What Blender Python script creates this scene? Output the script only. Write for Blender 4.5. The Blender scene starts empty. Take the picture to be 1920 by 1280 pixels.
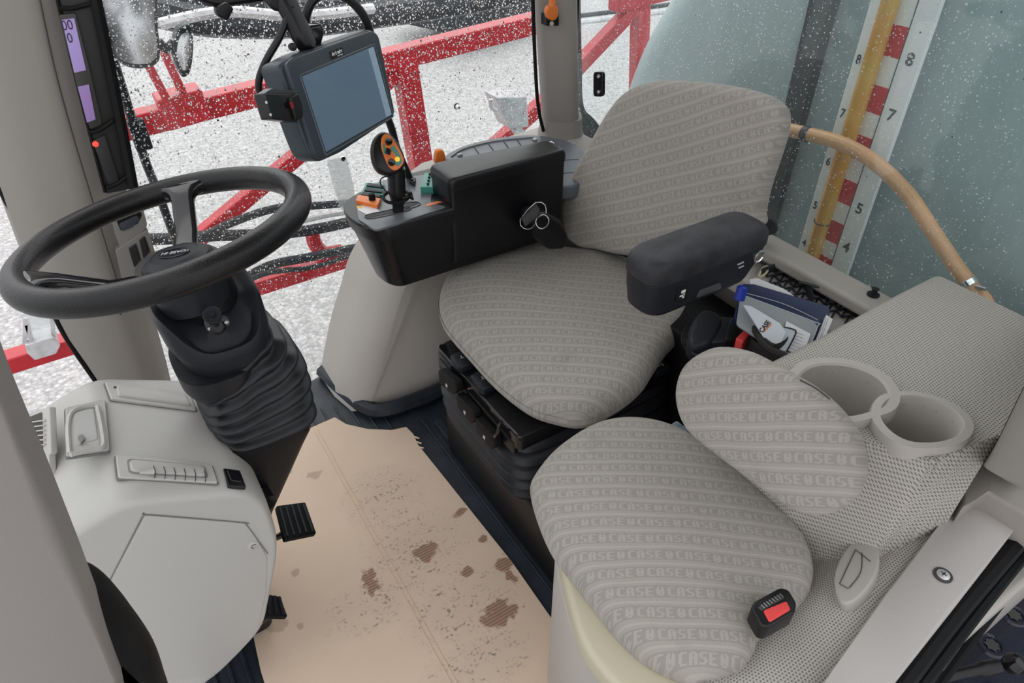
import bpy, bmesh, math, random
import numpy as np
from math import radians, sin, cos, pi
from mathutils import Matrix, Vector
SC = bpy.context.scene
COL = SC.collection
# ------------------------------------------------------------------ camera, sky, light, exposure
FPX = 1300.0                                   # focal length in pixels of a 1920 wide frame
TH, YA = radians(38), radians(57.6)
CAM = np.array([0.0, 0.0, 1.4])
Hh = np.array([cos(YA), sin(YA), 0.0]); RR = np.array([sin(YA), -cos(YA), 0.0]); ZZ = np.array([0, 0, 1.0])
FF = Hh * cos(TH) - ZZ * sin(TH); UU = Hh * sin(TH) + ZZ * cos(TH)
cam = bpy.data.cameras.new('camera'); camo = bpy.data.objects.new('camera', cam); COL.objects.link(camo)
cam.sensor_width = 36; cam.lens = FPX / 1920 * 36; cam.clip_start = 0.02
m = Matrix((( RR[0], UU[0], -FF[0], CAM[0]), (RR[1], UU[1], -FF[1], CAM[1]), (RR[2], UU[2], -FF[2], CAM[2]), (0, 0, 0, 1)))
camo.matrix_world = m
SC.camera = camo
w = bpy.data.worlds.new('overcast'); SC.world = w; w.use_nodes = True
nt = w.node_tree; nt.nodes.clear()
o_ = nt.nodes.new('ShaderNodeOutputWorld'); bg = nt.nodes.new('ShaderNodeBackground')
tc = nt.nodes.new('ShaderNodeTexCoord'); sp = nt.nodes.new('ShaderNodeSeparateXYZ'); rp = nt.nodes.new('ShaderNodeValToRGB')
nt.links.new(tc.outputs['Generated'], sp.inputs[0]); nt.links.new(sp.outputs[2], rp.inputs[0]); nt.links.new(rp.outputs[0], bg.inputs[0]); nt.links.new(bg.outputs[0], o_.inputs[0])
e = rp.color_ramp.elements; e[0].position = 0.0; e[0].color = (.66, .65, .68, 1); e[1].position = .6; e[1].color = (.97, .97, 1.0, 1)
bg.inputs[1].default_value = 1.6
sun = bpy.data.lights.new('cloud_sun', 'SUN'); suno = bpy.data.objects.new('cloud_sun', sun); COL.objects.link(suno)
sun.energy = 0.9; sun.angle = radians(60); sun.color = (1, .98, .95); suno.rotation_euler = (radians(-48), radians(12), 0)
SC.view_settings.view_transform = 'Standard'; SC.view_settings.look = 'None'; SC.view_settings.exposure = 0.0; SC.view_settings.gamma = 1.0
SC.view_settings.use_curve_mapping = False
SC.cycles.transparent_max_bounces = 16; SC.cycles.max_bounces = 10; SC.cycles.transmission_bounces = 8
SC.cycles.caustics_reflective = False; SC.cycles.caustics_refractive = False; SC.cycles.use_denoising = True
SC.cycles.sample_clamp_indirect = 6
# ------------------------------------------------------------------ pixel rays to points on real planes of the cab
def ray(x, y): return FF + RR * (x - 960) / FPX + UU * (640 - y) / FPX
def D(x, y, d): return CAM + ray(x, y) * d
def atz(x, y, z): v = ray(x, y); return CAM + v * (z - CAM[2]) / v[2]
def atx(x, y, q): v = ray(x, y); return CAM + v * q / v[0]
def aty(x, y, q): v = ray(x, y); return CAM + v * q / v[1]
def onp(x, y, p, n): v = ray(x, y); n = np.asarray(n, float); return CAM + v * (((np.asarray(p) - CAM) @ n) / (v @ n))
def zs(l, z): return [atz(x, y, z) for x, y in l]
def ys(l, q): return [aty(x, y, q) for x, y in l]
def xs(l, q): return [atx(x, y, q) for x, y in l]
def ps(l, p, n): return [onp(x, y, p, n) for x, y in l]
def V(*a): return np.array(a, float)
def nrm(v): v = np.asarray(v, float); return v / (np.linalg.norm(v) + 1e-12)
# ------------------------------------------------------------------ materials
MATS = {}
def mat(name, col, rough=.5, metal=0, bump=0, bscale=200, var=0, vscale=20, spec=.5, coat=0, emit=None, es=1, col2=None, trans=0, sheen=0, bdet=2):
    if name in MATS: return MATS[name]
    M = bpy.data.materials.new(name); M.use_nodes = True; T = M.node_tree; N = T.nodes; L = T.links
    b = N['Principled BSDF']; c4 = (*col, 1)
    b.inputs['Base Color'].default_value = c4; b.inputs['Roughness'].default_value = rough; b.inputs['Metallic'].default_value = metal
    b.inputs['Specular IOR Level'].default_value = spec; b.inputs['Coat Weight'].default_value = coat; b.inputs['Transmission Weight'].default_value = trans
    b.inputs['Sheen Weight'].default_value = sheen
    t = N.new('ShaderNodeTexCoord')
    if var or col2:
        n = N.new('ShaderNodeTexNoise'); n.inputs['Scale'].default_value = vscale; n.inputs['Detail'].default_value = 5; L.new(t.outputs['Object'], n.inputs['Vector'])
        r = N.new('ShaderNodeValToRGB'); L.new(n.outputs['Fac'], r.inputs[0])
        k = col2 if col2 else tuple(x * (1 - var) for x in col); r.color_ramp.elements[0].color = (*k, 1); r.color_ramp.elements[1].color = tuple(min(1, x * (1 + var)) for x in col) + (1,)
        r.color_ramp.elements[0].position = .35; r.color_ramp.elements[1].position = .65
        L.new(r.outputs[0], b.inputs['Base Color'])
    if bump:
        n = N.new('ShaderNodeTexNoise'); n.inputs['Scale'].default_value = bscale; n.inputs['Detail'].default_value = bdet; L.new(t.outputs['Object'], n.inputs['Vector'])
        u = N.new('ShaderNodeBump'); u.inputs['Strength'].default_value = bump; u.inputs['Distance'].default_value = .002; L.new(n.outputs['Fac'], u.inputs['Height']); L.new(u.outputs[0], b.inputs['Normal'])
    if emit: b.inputs['Emission Color'].default_value = (*emit, 1); b.inputs['Emission Strength'].default_value = es
    MATS[name] = M; return M
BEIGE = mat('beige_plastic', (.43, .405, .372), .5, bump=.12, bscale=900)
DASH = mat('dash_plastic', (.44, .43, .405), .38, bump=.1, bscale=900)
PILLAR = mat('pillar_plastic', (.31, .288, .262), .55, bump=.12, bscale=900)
DARKB = mat('shadow_gap', (.05, .05, .048), .7)
BLACK = mat('black_plastic', (.007, .007, .008), .34, bump=.05, bscale=500, spec=.35)
BLACKM = mat('black_matte', (.006, .006, .0065), .6, bump=.2, bscale=400, spec=.18)
GLOSS = mat('black_gloss', (.008, .008, .009), .12)
SOFT = mat('shroud_plastic', (.012, .014, .018), .45, bump=.1, bscale=900, spec=.25)
ARM = mat('worn_armrest', (.030, .031, .037), .55, bump=.35, bscale=350, col2=(.012, .012, .015), vscale=22, spec=.35)
LEATHER = mat('wheel_leather', (.004, .004, .0045), .36, bump=.4, bscale=480, bdet=4, spec=.3, coat=.12)
RUBBER = mat('floor_rubber', (.018, .023, .032), .45, bump=.3, bscale=250, var=.3, vscale=14, spec=.35)
BELLOW = mat('bellow_rubber', (.012, .013, .016), .42, bump=.15, bscale=200, var=.25, vscale=30, spec=.35)
RED = mat('red_paint', (.5, .012, .022), .35, var=.12, vscale=6)
STEEL = mat('steel', (.5, .5, .5), .3, metal=1)
CHROME = mat('chrome', (.8, .8, .8), .12, metal=1)
ALU = mat('aluminium', (.62, .62, .63), .45, metal=.6, var=.15)
ORANGE = mat('orange_plastic', (.75, .19, .03), .4)
TEAL = mat('teal_label', (.05, .28, .22), .4)
WHITE = mat('white_print', (.75, .75, .75), .5)
GREYP = mat('grey_print', (.45, .46, .47), .5)
YEL = mat('yellow_label', (.8, .55, .08), .5)
REDBTN = mat('red_button', (.75, .06, .06), .45)
TRAYG = mat('tray_grey', (.10, .112, .13), .4, bump=.08, bscale=700)
SLATE = mat('slate_plastic', (.03, .042, .052), .42, bump=.06, bscale=600)
SCREEN = mat('screen_glass', (.05, .075, .1), .16, emit=(.13, .2, .28), es=.35)
SCRBAR = mat('screen_toolbar', (.15, .2, .26), .16, emit=(.2, .3, .38), es=.45)
LCD = mat('lilac_lcd', (.25, .18, .4), .3, emit=(.30, .23, .46), es=.5)
LCD2 = mat('violet_lcd', (.2, .13, .32), .3, emit=(.26, .17, .34), es=.45)
LED = mat('red_led', (.8, .02, .02), .3, emit=(1, .03, .02), es=3)
LEDG = mat('orange_lamp', (.9, .4, .02), .3, emit=(1, .35, .02), es=1)
PAPER = mat('paper', (.78, .78, .78), .7)
NAVY = mat('navy_cover', (.008, .02, .07), .3)
GREYF = mat('grey_folder', (.3, .32, .33), .4)
CREAM = mat('cream_plastic', (.5, .46, .34), .5)
CORD = mat('cream_cord', (.55, .5, .35), .8)
BLUE = mat('blue_plastic', (.01, .04, .4), .4)
HOSE = mat('tan_hose', (.68, .38, .19), .32, var=.12, vscale=8)
POLEY = mat('yellow_tube', (.62, .25, .015), .25, col2=(.6, .38, .07), vscale=9)
SCALEW = mat('scale_white', (.88, .92, .92), .4)
SCALER = mat('scale_red', (.6, .02, .03), .4)
BLKST = mat('black_strap', (.02, .025, .03), .5)
BPAINT = mat('black_paint', (.014, .014, .03), .18, bump=.4, bscale=90)
LENS = mat('mirror_face', (.8, .8, .82), .15, metal=1)
POSTSHADE = mat('near_post_shaded', (.235, .215, .20), .55, bump=.12, bscale=900)  # post beige darkened in colour to stand for its shaded inner face
TYRE = mat('tyre', (.02, .02, .022), .7)
def ntree(name):
    M = bpy.data.materials.new(name); M.use_nodes = True; MATS[name] = M
    return M, M.node_tree, M.node_tree.nodes, M.node_tree.links
def mth(N, L, op, a, b=None, c=None):
    n = N.new('ShaderNodeMath'); n.operation = op
    for i, x in enumerate((a, b, c)):
        if x is None: continue
        if isinstance(x, (int, float)): n.inputs[i].default_value = x
        else: L.new(x, n.inputs[i])
    return n.outputs[0]
def mixc(N, L, f, a, b):
    n = N.new('ShaderNodeMix'); n.data_type = 'RGBA'
    for i, x in ((0, f), (6, a), (7, b)):
        if isinstance(x, (int, float)): n.inputs[i].default_value = x
        elif isinstance(x, tuple): n.inputs[i].default_value = (*x, 1)
        else: L.new(x, n.inputs[i])
    return n.outputs[2]
def fabric(name, per=.067, row=.0272):
    """seat cloth woven with repeating rows of the maker's word, letters from a 5x7 dot grid"""
    M, T, N, L = ntree(name); b = N['Principled BSDF']; b.inputs['Roughness'].default_value = .9; b.inputs['Specular IOR Level'].default_value = .15
    b.inputs['Sheen Weight'].default_value = .15
    uv = N.new('ShaderNodeTexCoord'); nz = N.new('ShaderNodeTexNoise'); nz.inputs['Scale'].default_value = 6; L.new(uv.outputs['Object'], nz.inputs['Vector'])
    s = N.new('ShaderNodeSeparateXYZ'); L.new(uv.outputs['UV'], s.inputs[0])
    wob = mth(N, L, 'MULTIPLY', mth(N, L, 'SUBTRACT', nz.outputs['Fac'], .5), .012)
    v = mth(N, L, 'DIVIDE', mth(N, L, 'ADD', s.outputs[1], wob), row); vi = mth(N, L, 'FLOOR', v); vf = mth(N, L, 'FRACT', v)
    u = mth(N, L, 'FRACT', mth(N, L, 'ADD', mth(N, L, 'DIVIDE', s.outputs[0], per), mth(N, L, 'MULTIPLY', vi, .37)))
    G = {'C': ['01111', '11000', '11000', '11000', '11000', '11000', '01111'], 'A': ['01110', '11011', '11011', '11111', '11011', '11011', '11011'],
         'S': ['01111', '11000', '11000', '01110', '00011', '00011', '11110'], 'E': ['11111', '11000', '11000', '11110', '11000', '11000', '11111'],
         'H': ['01010', '11011', '11011', '11111', '11111', '11011', '01110']}
    tot = None
    for r in range(7):
        bits = ''.join(G[c][r] + '0' for c in 'CASE') + '0' + G['H'][r] + '00'
        bits = bits[:32]
        rp = N.new('ShaderNodeValToRGB'); cr = rp.color_ramp; cr.interpolation = 'CONSTANT'; L.new(u, rp.inputs[0])
        st = [(0, bits[0])] + [(i / 32, bits[i]) for i in range(1, 32) if bits[i] != bits[i - 1]]
        while len(cr.elements) > 1: cr.elements.remove(cr.elements[-1])
        cr.elements[0].position = 0; cr.elements[0].color = (*[float(st[0][1])] * 3, 1)
        for p, k in st[1:]:
            q = cr.elements.new(p); q.color = (*[float(k)] * 3, 1)
        ri = mth(N, L, 'FLOOR', mth(N, L, 'MULTIPLY', mth(N, L, 'SUBTRACT', vf, .24), 7 / .46))
        sel = mth(N, L, 'COMPARE', ri, 6 - r, .4)
        x = mth(N, L, 'MULTIPLY', sel, rp.outputs[0]); tot = x if tot is None else mth(N, L, 'ADD', tot, x)
    line = mth(N, L, 'GREATER_THAN', vf, .9)
    wide = mth(N, L, 'LESS_THAN', mth(N, L, 'ABSOLUTE', mth(N, L, 'SUBTRACT', vf, .47)), .30)
    n2 = N.new('ShaderNodeTexNoise'); n2.inputs['Scale'].default_value = 500; L.new(uv.outputs['Object'], n2.inputs['Vector'])
    n3 = N.new('ShaderNodeTexNoise'); n3.inputs['Scale'].default_value = 9; n3.inputs['Detail'].default_value = 4; L.new(uv.outputs['Object'], n3.inputs['Vector'])
    base = mixc(N, L, wide, (.36, .335, .30), (.30, .28, .25))
    base = mixc(N, L, mth(N, L, 'MULTIPLY', tot, .8), base, (.405, .38, .343)); base = mixc(N, L, mth(N, L, 'MULTIPLY', line, .8), base, (.43, .40, .36))
    st = N.new('ShaderNodeValToRGB'); L.new(n3.outputs['Fac'], st.inputs[0]); st.color_ramp.elements[0].position = .66; st.color_ramp.elements[1].position = .8
    base = mixc(N, L, mth(N, L, 'MULTIPLY', st.outputs[0], .45), base, (.16, .14, .12))
    base = mixc(N, L, mth(N, L, 'MULTIPLY', n2.outputs['Fac'], .3), base, (.2, .19, .165))
    L.new(base, b.inputs['Base Color'])
    bp = N.new('ShaderNodeBump'); bp.inputs['Strength'].default_value = .3; bp.inputs['Distance'].default_value = .002
    L.new(mth(N, L, 'ADD', n2.outputs['Fac'], mth(N, L, 'MULTIPLY', line, .5)), bp.inputs['Height']); L.new(bp.outputs[0], b.inputs['Normal'])
    return M
FABRIC = fabric('seat_cloth')
def perforated():
    M, T, N, L = ntree('perforated_trim'); b = N['Principled BSDF']; b.inputs['Roughness'].default_value = .6
    uv = N.new('ShaderNodeTexCoord'); s = N.new('ShaderNodeSeparateXYZ'); L.new(uv.outputs['UV'], s.inputs[0])
    v = mth(N, L, 'DIVIDE', s.outputs[1], .0042); vi = mth(N, L, 'FLOOR', v); vf = mth(N, L, 'SUBTRACT', mth(N, L, 'FRACT', v), .5)
    u = mth(N, L, 'ADD', mth(N, L, 'DIVIDE', s.outputs[0], .0052), mth(N, L, 'MULTIPLY', mth(N, L, 'MODULO', vi, 2), .5)); uf = mth(N, L, 'SUBTRACT', mth(N, L, 'FRACT', u), .5)
    d = mth(N, L, 'SQRT', mth(N, L, 'ADD', mth(N, L, 'MULTIPLY', uf, uf), mth(N, L, 'MULTIPLY', vf, vf)))
    hole = mth(N, L, 'SUBTRACT', 1, mth(N, L, 'SMOOTH_MIN', 1, mth(N, L, 'MULTIPLY', mth(N, L, 'MAXIMUM', mth(N, L, 'SUBTRACT', d, .2), 0), 7), .05))
    L.new(mixc(N, L, hole, (.45, .425, .39), (.17, .16, .145)), b.inputs['Base Color'])
    bp = N.new('ShaderNodeBump'); bp.inputs['Strength'].default_value = .5; bp.inputs['Distance'].default_value = .0015; bp.invert = True
    L.new(hole, bp.inputs['Height']); L.new(bp.outputs[0], b.inputs['Normal']); return M
PERF = perforated()
def gravel():
    M, T, N, L = ntree('gravel'); b = N['Principled BSDF']; b.inputs['Roughness'].default_value = .55
    t = N.new('ShaderNodeTexCoord')
    vo = N.new('ShaderNodeTexVoronoi'); vo.inputs['Scale'].default_value = 42; L.new(t.outputs['Object'], vo.inputs['Vector'])
    n = N.new('ShaderNodeTexNoise'); n.inputs['Scale'].default_value = 1.3; n.inputs['Detail'].default_value = 6; L.new(t.outputs['Object'], n.inputs['Vector'])
    s = N.new('ShaderNodeSeparateColor'); L.new(vo.outputs['Color'], s.inputs[0])
    r = N.new('ShaderNodeValToRGB'); L.new(s.outputs[0], r.inputs[0]); E = r.color_ramp.elements
    E[0].position = 0; E[0].color = (.33, .325, .33, 1); E[1].position = 1; E[1].color = (.66, .65, .65, 1)
    q = E.new(.4); q.color = (.44, .43, .43, 1); q = E.new(.75); q.color = (.53, .505, .48, 1)
    dk = N.new('ShaderNodeValToRGB'); L.new(vo.outputs['Distance'], dk.inputs[0]); dk.color_ramp.elements[0].position = .45; dk.color_ramp.elements[0].color = (1, 1, 1, 1); dk.color_ramp.elements[1].position = .75; dk.color_ramp.elements[1].color = (.6, .6, .6, 1)
    mm = N.new('ShaderNodeMix'); mm.data_type = 'RGBA'; mm.blend_type = 'MULTIPLY'; mm.inputs[0].default_value = 1; L.new(r.outputs[0], mm.inputs[6]); L.new(dk.outputs[0], mm.inputs[7])
    L.new(mixc(N, L, mth(N, L, 'MULTIPLY', n.outputs['Fac'], .5), mm.outputs[2], (.5, .5, .49)), b.inputs['Base Color'])
    bp = N.new('ShaderNodeBump'); bp.inputs['Strength'].default_value = .5; bp.inputs['Distance'].default_value = .006; bp.invert = True
    L.new(vo.outputs['Distance'], bp.inputs['Height']); L.new(bp.outputs[0], b.inputs['Normal']); return M
GRAVEL = gravel()
def glassmat(name, tint=(.97, .985, .98), refl=.06, haze=0.0):
    M, T, N, L = ntree(name); N.remove(N['Principled BSDF']); o = N['Material Output']
    tr = N.new('ShaderNodeBsdfTransparent'); tr.inputs[0].default_value = (*tint, 1); gl = N.new('ShaderNodeBsdfGlossy'); gl.inputs['Roughness'].default_value = .02
    ge = N.new('ShaderNodeNewGeometry'); dt = N.new('ShaderNodeVectorMath'); dt.operation = 'DOT_PRODUCT'; mx = N.new('ShaderNodeMixShader')
    L.new(ge.outputs['Incoming'], dt.inputs[0]); L.new(ge.outputs['Normal'], dt.inputs[1])
    fr = mth(N, L, 'ADD', mth(N, L, 'MULTIPLY', mth(N, L, 'POWER', mth(N, L, 'SUBTRACT', 1, mth(N, L, 'ABSOLUTE', dt.outputs['Value'])), 5), .96), .04)
    L.new(mth(N, L, 'MULTIPLY', fr, refl), mx.inputs[0]); L.new(tr.outputs[0], mx.inputs[1]); L.new(gl.outputs[0], mx.inputs[2])
    if haze:
        df = N.new('ShaderNodeBsdfTranslucent'); df.inputs[0].default_value = (.8, .85, .88, 1); m2 = N.new('ShaderNodeMixShader'); m2.inputs[0].default_value = haze  # whitish rain-mist haze, mixed in translucent to brighten the view behind
        L.new(mx.outputs[0], m2.inputs[1]); L.new(df.outputs[0], m2.inputs[2]); L.new(m2.outputs[0], o.inputs[0])
    else: L.new(mx.outputs[0], o.inputs[0])
    return M
GLASS = glassmat('window_glass', refl=.6); GLASSR = glassmat('tinted_rear_glass', (.96, .99, .985), 1.0, .055)
def watermat():
    M, T, N, L = ntree('water_drop'); N.remove(N['Principled BSDF']); o = N['Material Output']
    g = N.new('ShaderNodeBsdfGlass'); g.inputs['IOR'].default_value = 1.33; g.inputs['Roughness'].default_value = 0; L.new(g.outputs[0], o.inputs[0]); return M
WATER = watermat()
def clear(name, col, a):
    M, T, N, L = ntree(name); b = N['Principled BSDF']; b.inputs['Base Color'].default_value = (*col, 1); b.inputs['Roughness'].default_value = .2; b.inputs['Alpha'].default_value = a; return M
CLEARP = clear('clear_plastic', (.75, .8, .8), .4); TUBEP = clear('sight_tube', (.6, .3, .04), .82)
def cardmat():
    M, T, N, L = ntree('cardboard'); b = N['Principled BSDF']; b.inputs['Roughness'].default_value = .8; b.inputs['Specular IOR Level'].default_value = .2
    t = N.new('ShaderNodeTexCoord'); s = N.new('ShaderNodeSeparateXYZ'); L.new(t.outputs['UV'], s.inputs[0])
    n1 = N.new('ShaderNodeTexNoise'); n1.inputs['Scale'].default_value = 38; n1.inputs['Detail'].default_value = 6; L.new(t.outputs['UV'], n1.inputs['Vector'])
    n2 = N.new('ShaderNodeTexNoise'); n2.inputs['Scale'].default_value = 5; n2.inputs['Detail'].default_value = 3; L.new(t.outputs['UV'], n2.inputs['Vector'])
    n4 = N.new('ShaderNodeTexNoise'); n4.inputs['Scale'].default_value = 130; n4.inputs['Detail'].default_value = 3; L.new(t.outputs['UV'], n4.inputs['Vector'])
    col = mixc(N, L, n2.outputs['Fac'], (.62, .475, .36), (.70, .55, .43))
    # flutes and scuffs
    fl = mth(N, L, 'MULTIPLY', mth(N, L, 'ADD', mth(N, L, 'SINE', mth(N, L, 'MULTIPLY', s.outputs[1], 900)), 1), .5)
    def blob(x, y, rx, ry, soft=.35):
        dx = mth(N, L, 'DIVIDE', mth(N, L, 'SUBTRACT', s.outputs[0], float(x)), rx); dy = mth(N, L, 'DIVIDE', mth(N, L, 'SUBTRACT', s.outputs[1], float(y)), ry)
        d = mth(N, L, 'SQRT', mth(N, L, 'ADD', mth(N, L, 'MULTIPLY', dx, dx), mth(N, L, 'MULTIPLY', dy, dy)))
        d = mth(N, L, 'ADD', d, mth(N, L, 'MULTIPLY', mth(N, L, 'SUBTRACT', n1.outputs['Fac'], .5), 3.0))
        return mth(N, L, 'MINIMUM', mth(N, L, 'MAXIMUM', mth(N, L, 'DIVIDE', mth(N, L, 'SUBTRACT', 1, d), soft), 0), 1)
    tot = None
    for px, py, r1, r2 in ((795, 1035, .035, .03), (692, 1088, .022, .035), (935, 1150, .045, .035), (875, 1070, .018, .014), (945, 1055, .03, .022), (860, 962, .022, .012), (905, 1010, .014, .01), (960, 1080, .012, .02)):
        p = atz(px, py, .012); x = blob(p[0], p[1], r1, r2); tot = x if tot is None else mth(N, L, 'MAXIMUM', tot, x)
    tot = mth(N, L, 'MULTIPLY', tot, mth(N, L, 'ADD', mth(N, L, 'MULTIPLY', fl, .3), .6))
    gs = None
    for px, py, r1 in ((520, 1170, .022), (555, 1072, .012), (562, 1172, .007), (540, 880, .02), (590, 890, .018)):
        p = atz(px, py, .012); x = blob(p[0], p[1], r1, r1); gs = x if gs is None else mth(N, L, 'MAXIMUM', gs, x)
    # grey scuffing in a band about the middle
    sc = None
    for px, py, r1, r2 in ((720, 930, .12, .12), (780, 1030, .14, .15), (860, 1130, .15, .12), (720, 1120, .16, .08), (900, 1240, .14, .08)):
        p = atz(px, py, .012); dx = mth(N, L, 'DIVIDE', mth(N, L, 'SUBTRACT', s.outputs[0], float(p[0])), r1); dy = mth(N, L, 'DIVIDE', mth(N, L, 'SUBTRACT', s.outputs[1], float(p[1])), r2)
        g = mth(N, L, 'MAXIMUM', mth(N, L, 'SUBTRACT', 1, mth(N, L, 'ADD', mth(N, L, 'MULTIPLY', dx, dx), mth(N, L, 'MULTIPLY', dy, dy))), 0); sc = g if sc is None else mth(N, L, 'MAXIMUM', sc, g)
    scn = N.new('ShaderNodeValToRGB'); L.new(n4.outputs['Fac'], scn.inputs[0]); scn.color_ramp.elements[0].position = .5; scn.color_ramp.elements[1].position = .68
    sc2 = N.new('ShaderNodeValToRGB'); L.new(n1.outputs['Fac'], sc2.inputs[0]); sc2.color_ramp.elements[0].position = .45; sc2.color_ramp.elements[1].position = .62
    sf = mth(N, L, 'MULTIPLY', 1.5, mth(N, L, 'MULTIPLY', mth(N, L, 'MULTIPLY', sc, scn.outputs[0]), mth(N, L, 'MULTIPLY', sc2.outputs[0], mth(N, L, 'ADD', mth(N, L, 'MULTIPLY', fl, .5), .45))))
    sf = mth(N, L, 'MINIMUM', sf, .9)
    col = mixc(N, L, sf, col, (.13, .115, .1)); col = mixc(N, L, mth(N, L, 'MULTIPLY', sc, .18), col, (.3, .25, .2))
    col = mixc(N, L, mth(N, L, 'MULTIPLY', gs, .45), col, (.26, .18, .13)); col = mixc(N, L, tot, col, (.2, .09, .06))
    L.new(col, b.inputs['Base Color'])
    bp = N.new('ShaderNodeBump'); bp.inputs['Strength'].default_value = .08; bp.inputs['Distance'].default_value = .001; L.new(fl, bp.inputs['Height']); L.new(bp.outputs[0], b.inputs['Normal']); return M
CARD = cardmat()
def tankmat():
    M, T, N, L = ntree('poly_tank'); b = N['Principled BSDF']; b.inputs['Roughness'].default_value = .35; b.inputs['Base Color'].default_value = (.115, .17, .165, 1)
    t = N.new('ShaderNodeTexCoord'); mp = N.new('ShaderNodeMapping'); mp.inputs['Scale'].default_value = (14, 14, .7); L.new(t.outputs['Object'], mp.inputs[0])
    n = N.new('ShaderNodeTexNoise'); n.inputs['Scale'].default_value = 2; n.inputs['Detail'].default_value = 3; L.new(mp.outputs[0], n.inputs['Vector'])
    L.new(mixc(N, L, n.outputs['Fac'], (.29, .385, .385), (.39, .48, .485)), b.inputs['Base Color'])
    b.inputs['Subsurface Weight'].default_value = 0; return M
TANK = tankmat()
# ------------------------------------------------------------------ mesh helpers
WL = {}
def tag(o, label=None, cat=None, group=None, kind=None):
    for k, v in (('label', label), ('category', cat), ('group', group), ('kind', kind)):
        if v: o[k] = v
    return o
def thing(name, label, cat, loc, group=None):
    o = bpy.data.objects.new(name, None); COL.objects.link(o); o.empty_display_size = .05
    o.location = [float(q) for q in loc]; WL[o.name] = np.array(loc, float); return tag(o, label, cat, group)
def obj(name, vf, material, parent=None, bevel=0, seg=2, sub=0, ang=35, smooth=True, uv=None, solid=0, label=None):
    vs, fs = vf[0], vf[1]
    vs = np.array([np.asarray(p, float) for p in vs]); lo, hi = vs.min(0), vs.max(0); org = V((lo[0] + hi[0]) / 2, (lo[1] + hi[1]) / 2, lo[2])
    me = bpy.data.meshes.new(name); me.from_pydata((vs - org).tolist(), [], fs)
    mats = material if isinstance(material, (list, tuple)) else [material]
    for k in mats: me.materials.append(k)
    if len(vf) > 2 and vf[2] is not None: me.polygons.foreach_set('material_index', vf[2])
    bm = bmesh.new(); bm.from_mesh(me); bmesh.ops.recalc_face_normals(bm, faces=bm.faces); bm.to_mesh(me); bm.free()
    if uv is not None:
        o0, ud, vd = uv; l = me.uv_layers.new(name='uv'); co = np.empty(len(me.vertices) * 3); me.vertices.foreach_get('co', co); co = co.reshape(-1, 3) + org - o0
        li = np.empty(len(me.loops), int); me.loops.foreach_get('vertex_index', li)
        l.data.foreach_set('uv', np.stack([co @ ud, co @ vd], 1)[li].ravel())
    if smooth:
        me.polygons.foreach_set('use_smooth', [True] * len(me.polygons)); me.set_sharp_from_angle(angle=radians(ang))
    me.update()
    o = bpy.data.objects.new(name, me); COL.objects.link(o)
    loc = org.copy()
    if parent is not None: o.parent = parent; loc = org - WL[parent.name]
    WL[o.name] = org; o.location = loc.tolist()
    if solid: q = o.modifiers.new('solid', 'SOLIDIFY'); q.thickness = solid; q.offset = 0
    if bevel: q = o.modifiers.new('bevel', 'BEVEL'); q.width = bevel; q.segments = seg; q.limit_method = 'ANGLE'; q.angle_limit = radians(30); q.harden_normals = True
    if sub: q = o.modifiers.new('sub', 'SUBSURF'); q.levels = sub; q.render_levels = sub
    if label: o['label'] = label
    return o
def cat_(*a):
    vs, fs, mi = [], [], []
    for g in a:
        k = len(vs); vs += [np.asarray(p) for p in g[0]]; fs += [[i + k for i in f] for f in g[1]]
        mi += list(g[2]) if len(g) > 2 and g[2] is not None else [0] * len(g[1])
    return vs, fs, mi
def setm(g, i): return g[0], g[1], [i] * len(g[1])
def poly_n(P):
    P = np.array(P); n = np.zeros(3)
    for i in range(len(P)): n += np.cross(P[i], P[(i + 1) % len(P)])
    return nrm(n)
def rpoly(P, r, n=4):
    P = [np.asarray(p, float) for p in P]; out = []; N_ = len(P)
    rr = r if isinstance(r, (list, tuple)) else [r] * N_
    for i in range(N_):
        a, b, c = P[i - 1], P[i], P[(i + 1) % N_]; d1 = np.linalg.norm(a - b); d2 = np.linalg.norm(c - b); k = min(rr[i], d1 * .49, d2 * .49)
        if k < 1e-5: out.append(b); continue
        p, q = b + (a - b) / d1 * k, b + (c - b) / d2 * k
        for j in range(n + 1):
            t = j / n; out.append((1 - t) ** 2 * p + 2 * t * (1 - t) * b + t * t * q)
    return out
def spl(P, n=64, closed=True):
    P = [np.asarray(p, float) for p in P]; N_ = len(P); out = []
    segs = N_ if closed else N_ - 1
    per = max(2, n // segs)
    for i in range(segs):
        if closed: a, b, c, d = P[i - 1], P[i], P[(i + 1) % N_], P[(i + 2) % N_]
        else: a, b, c, d = P[max(i - 1, 0)], P[i], P[i + 1], P[min(i + 2, N_ - 1)]
        for j in range(per):
            t = j / per; out.append(.5 * ((2 * b) + (c - a) * t + (2 * a - 5 * b + 4 * c - d) * t * t + (3 * b - a - 3 * c + d) * t ** 3))
    if not closed: out.append(P[-1])
    return out
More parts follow.
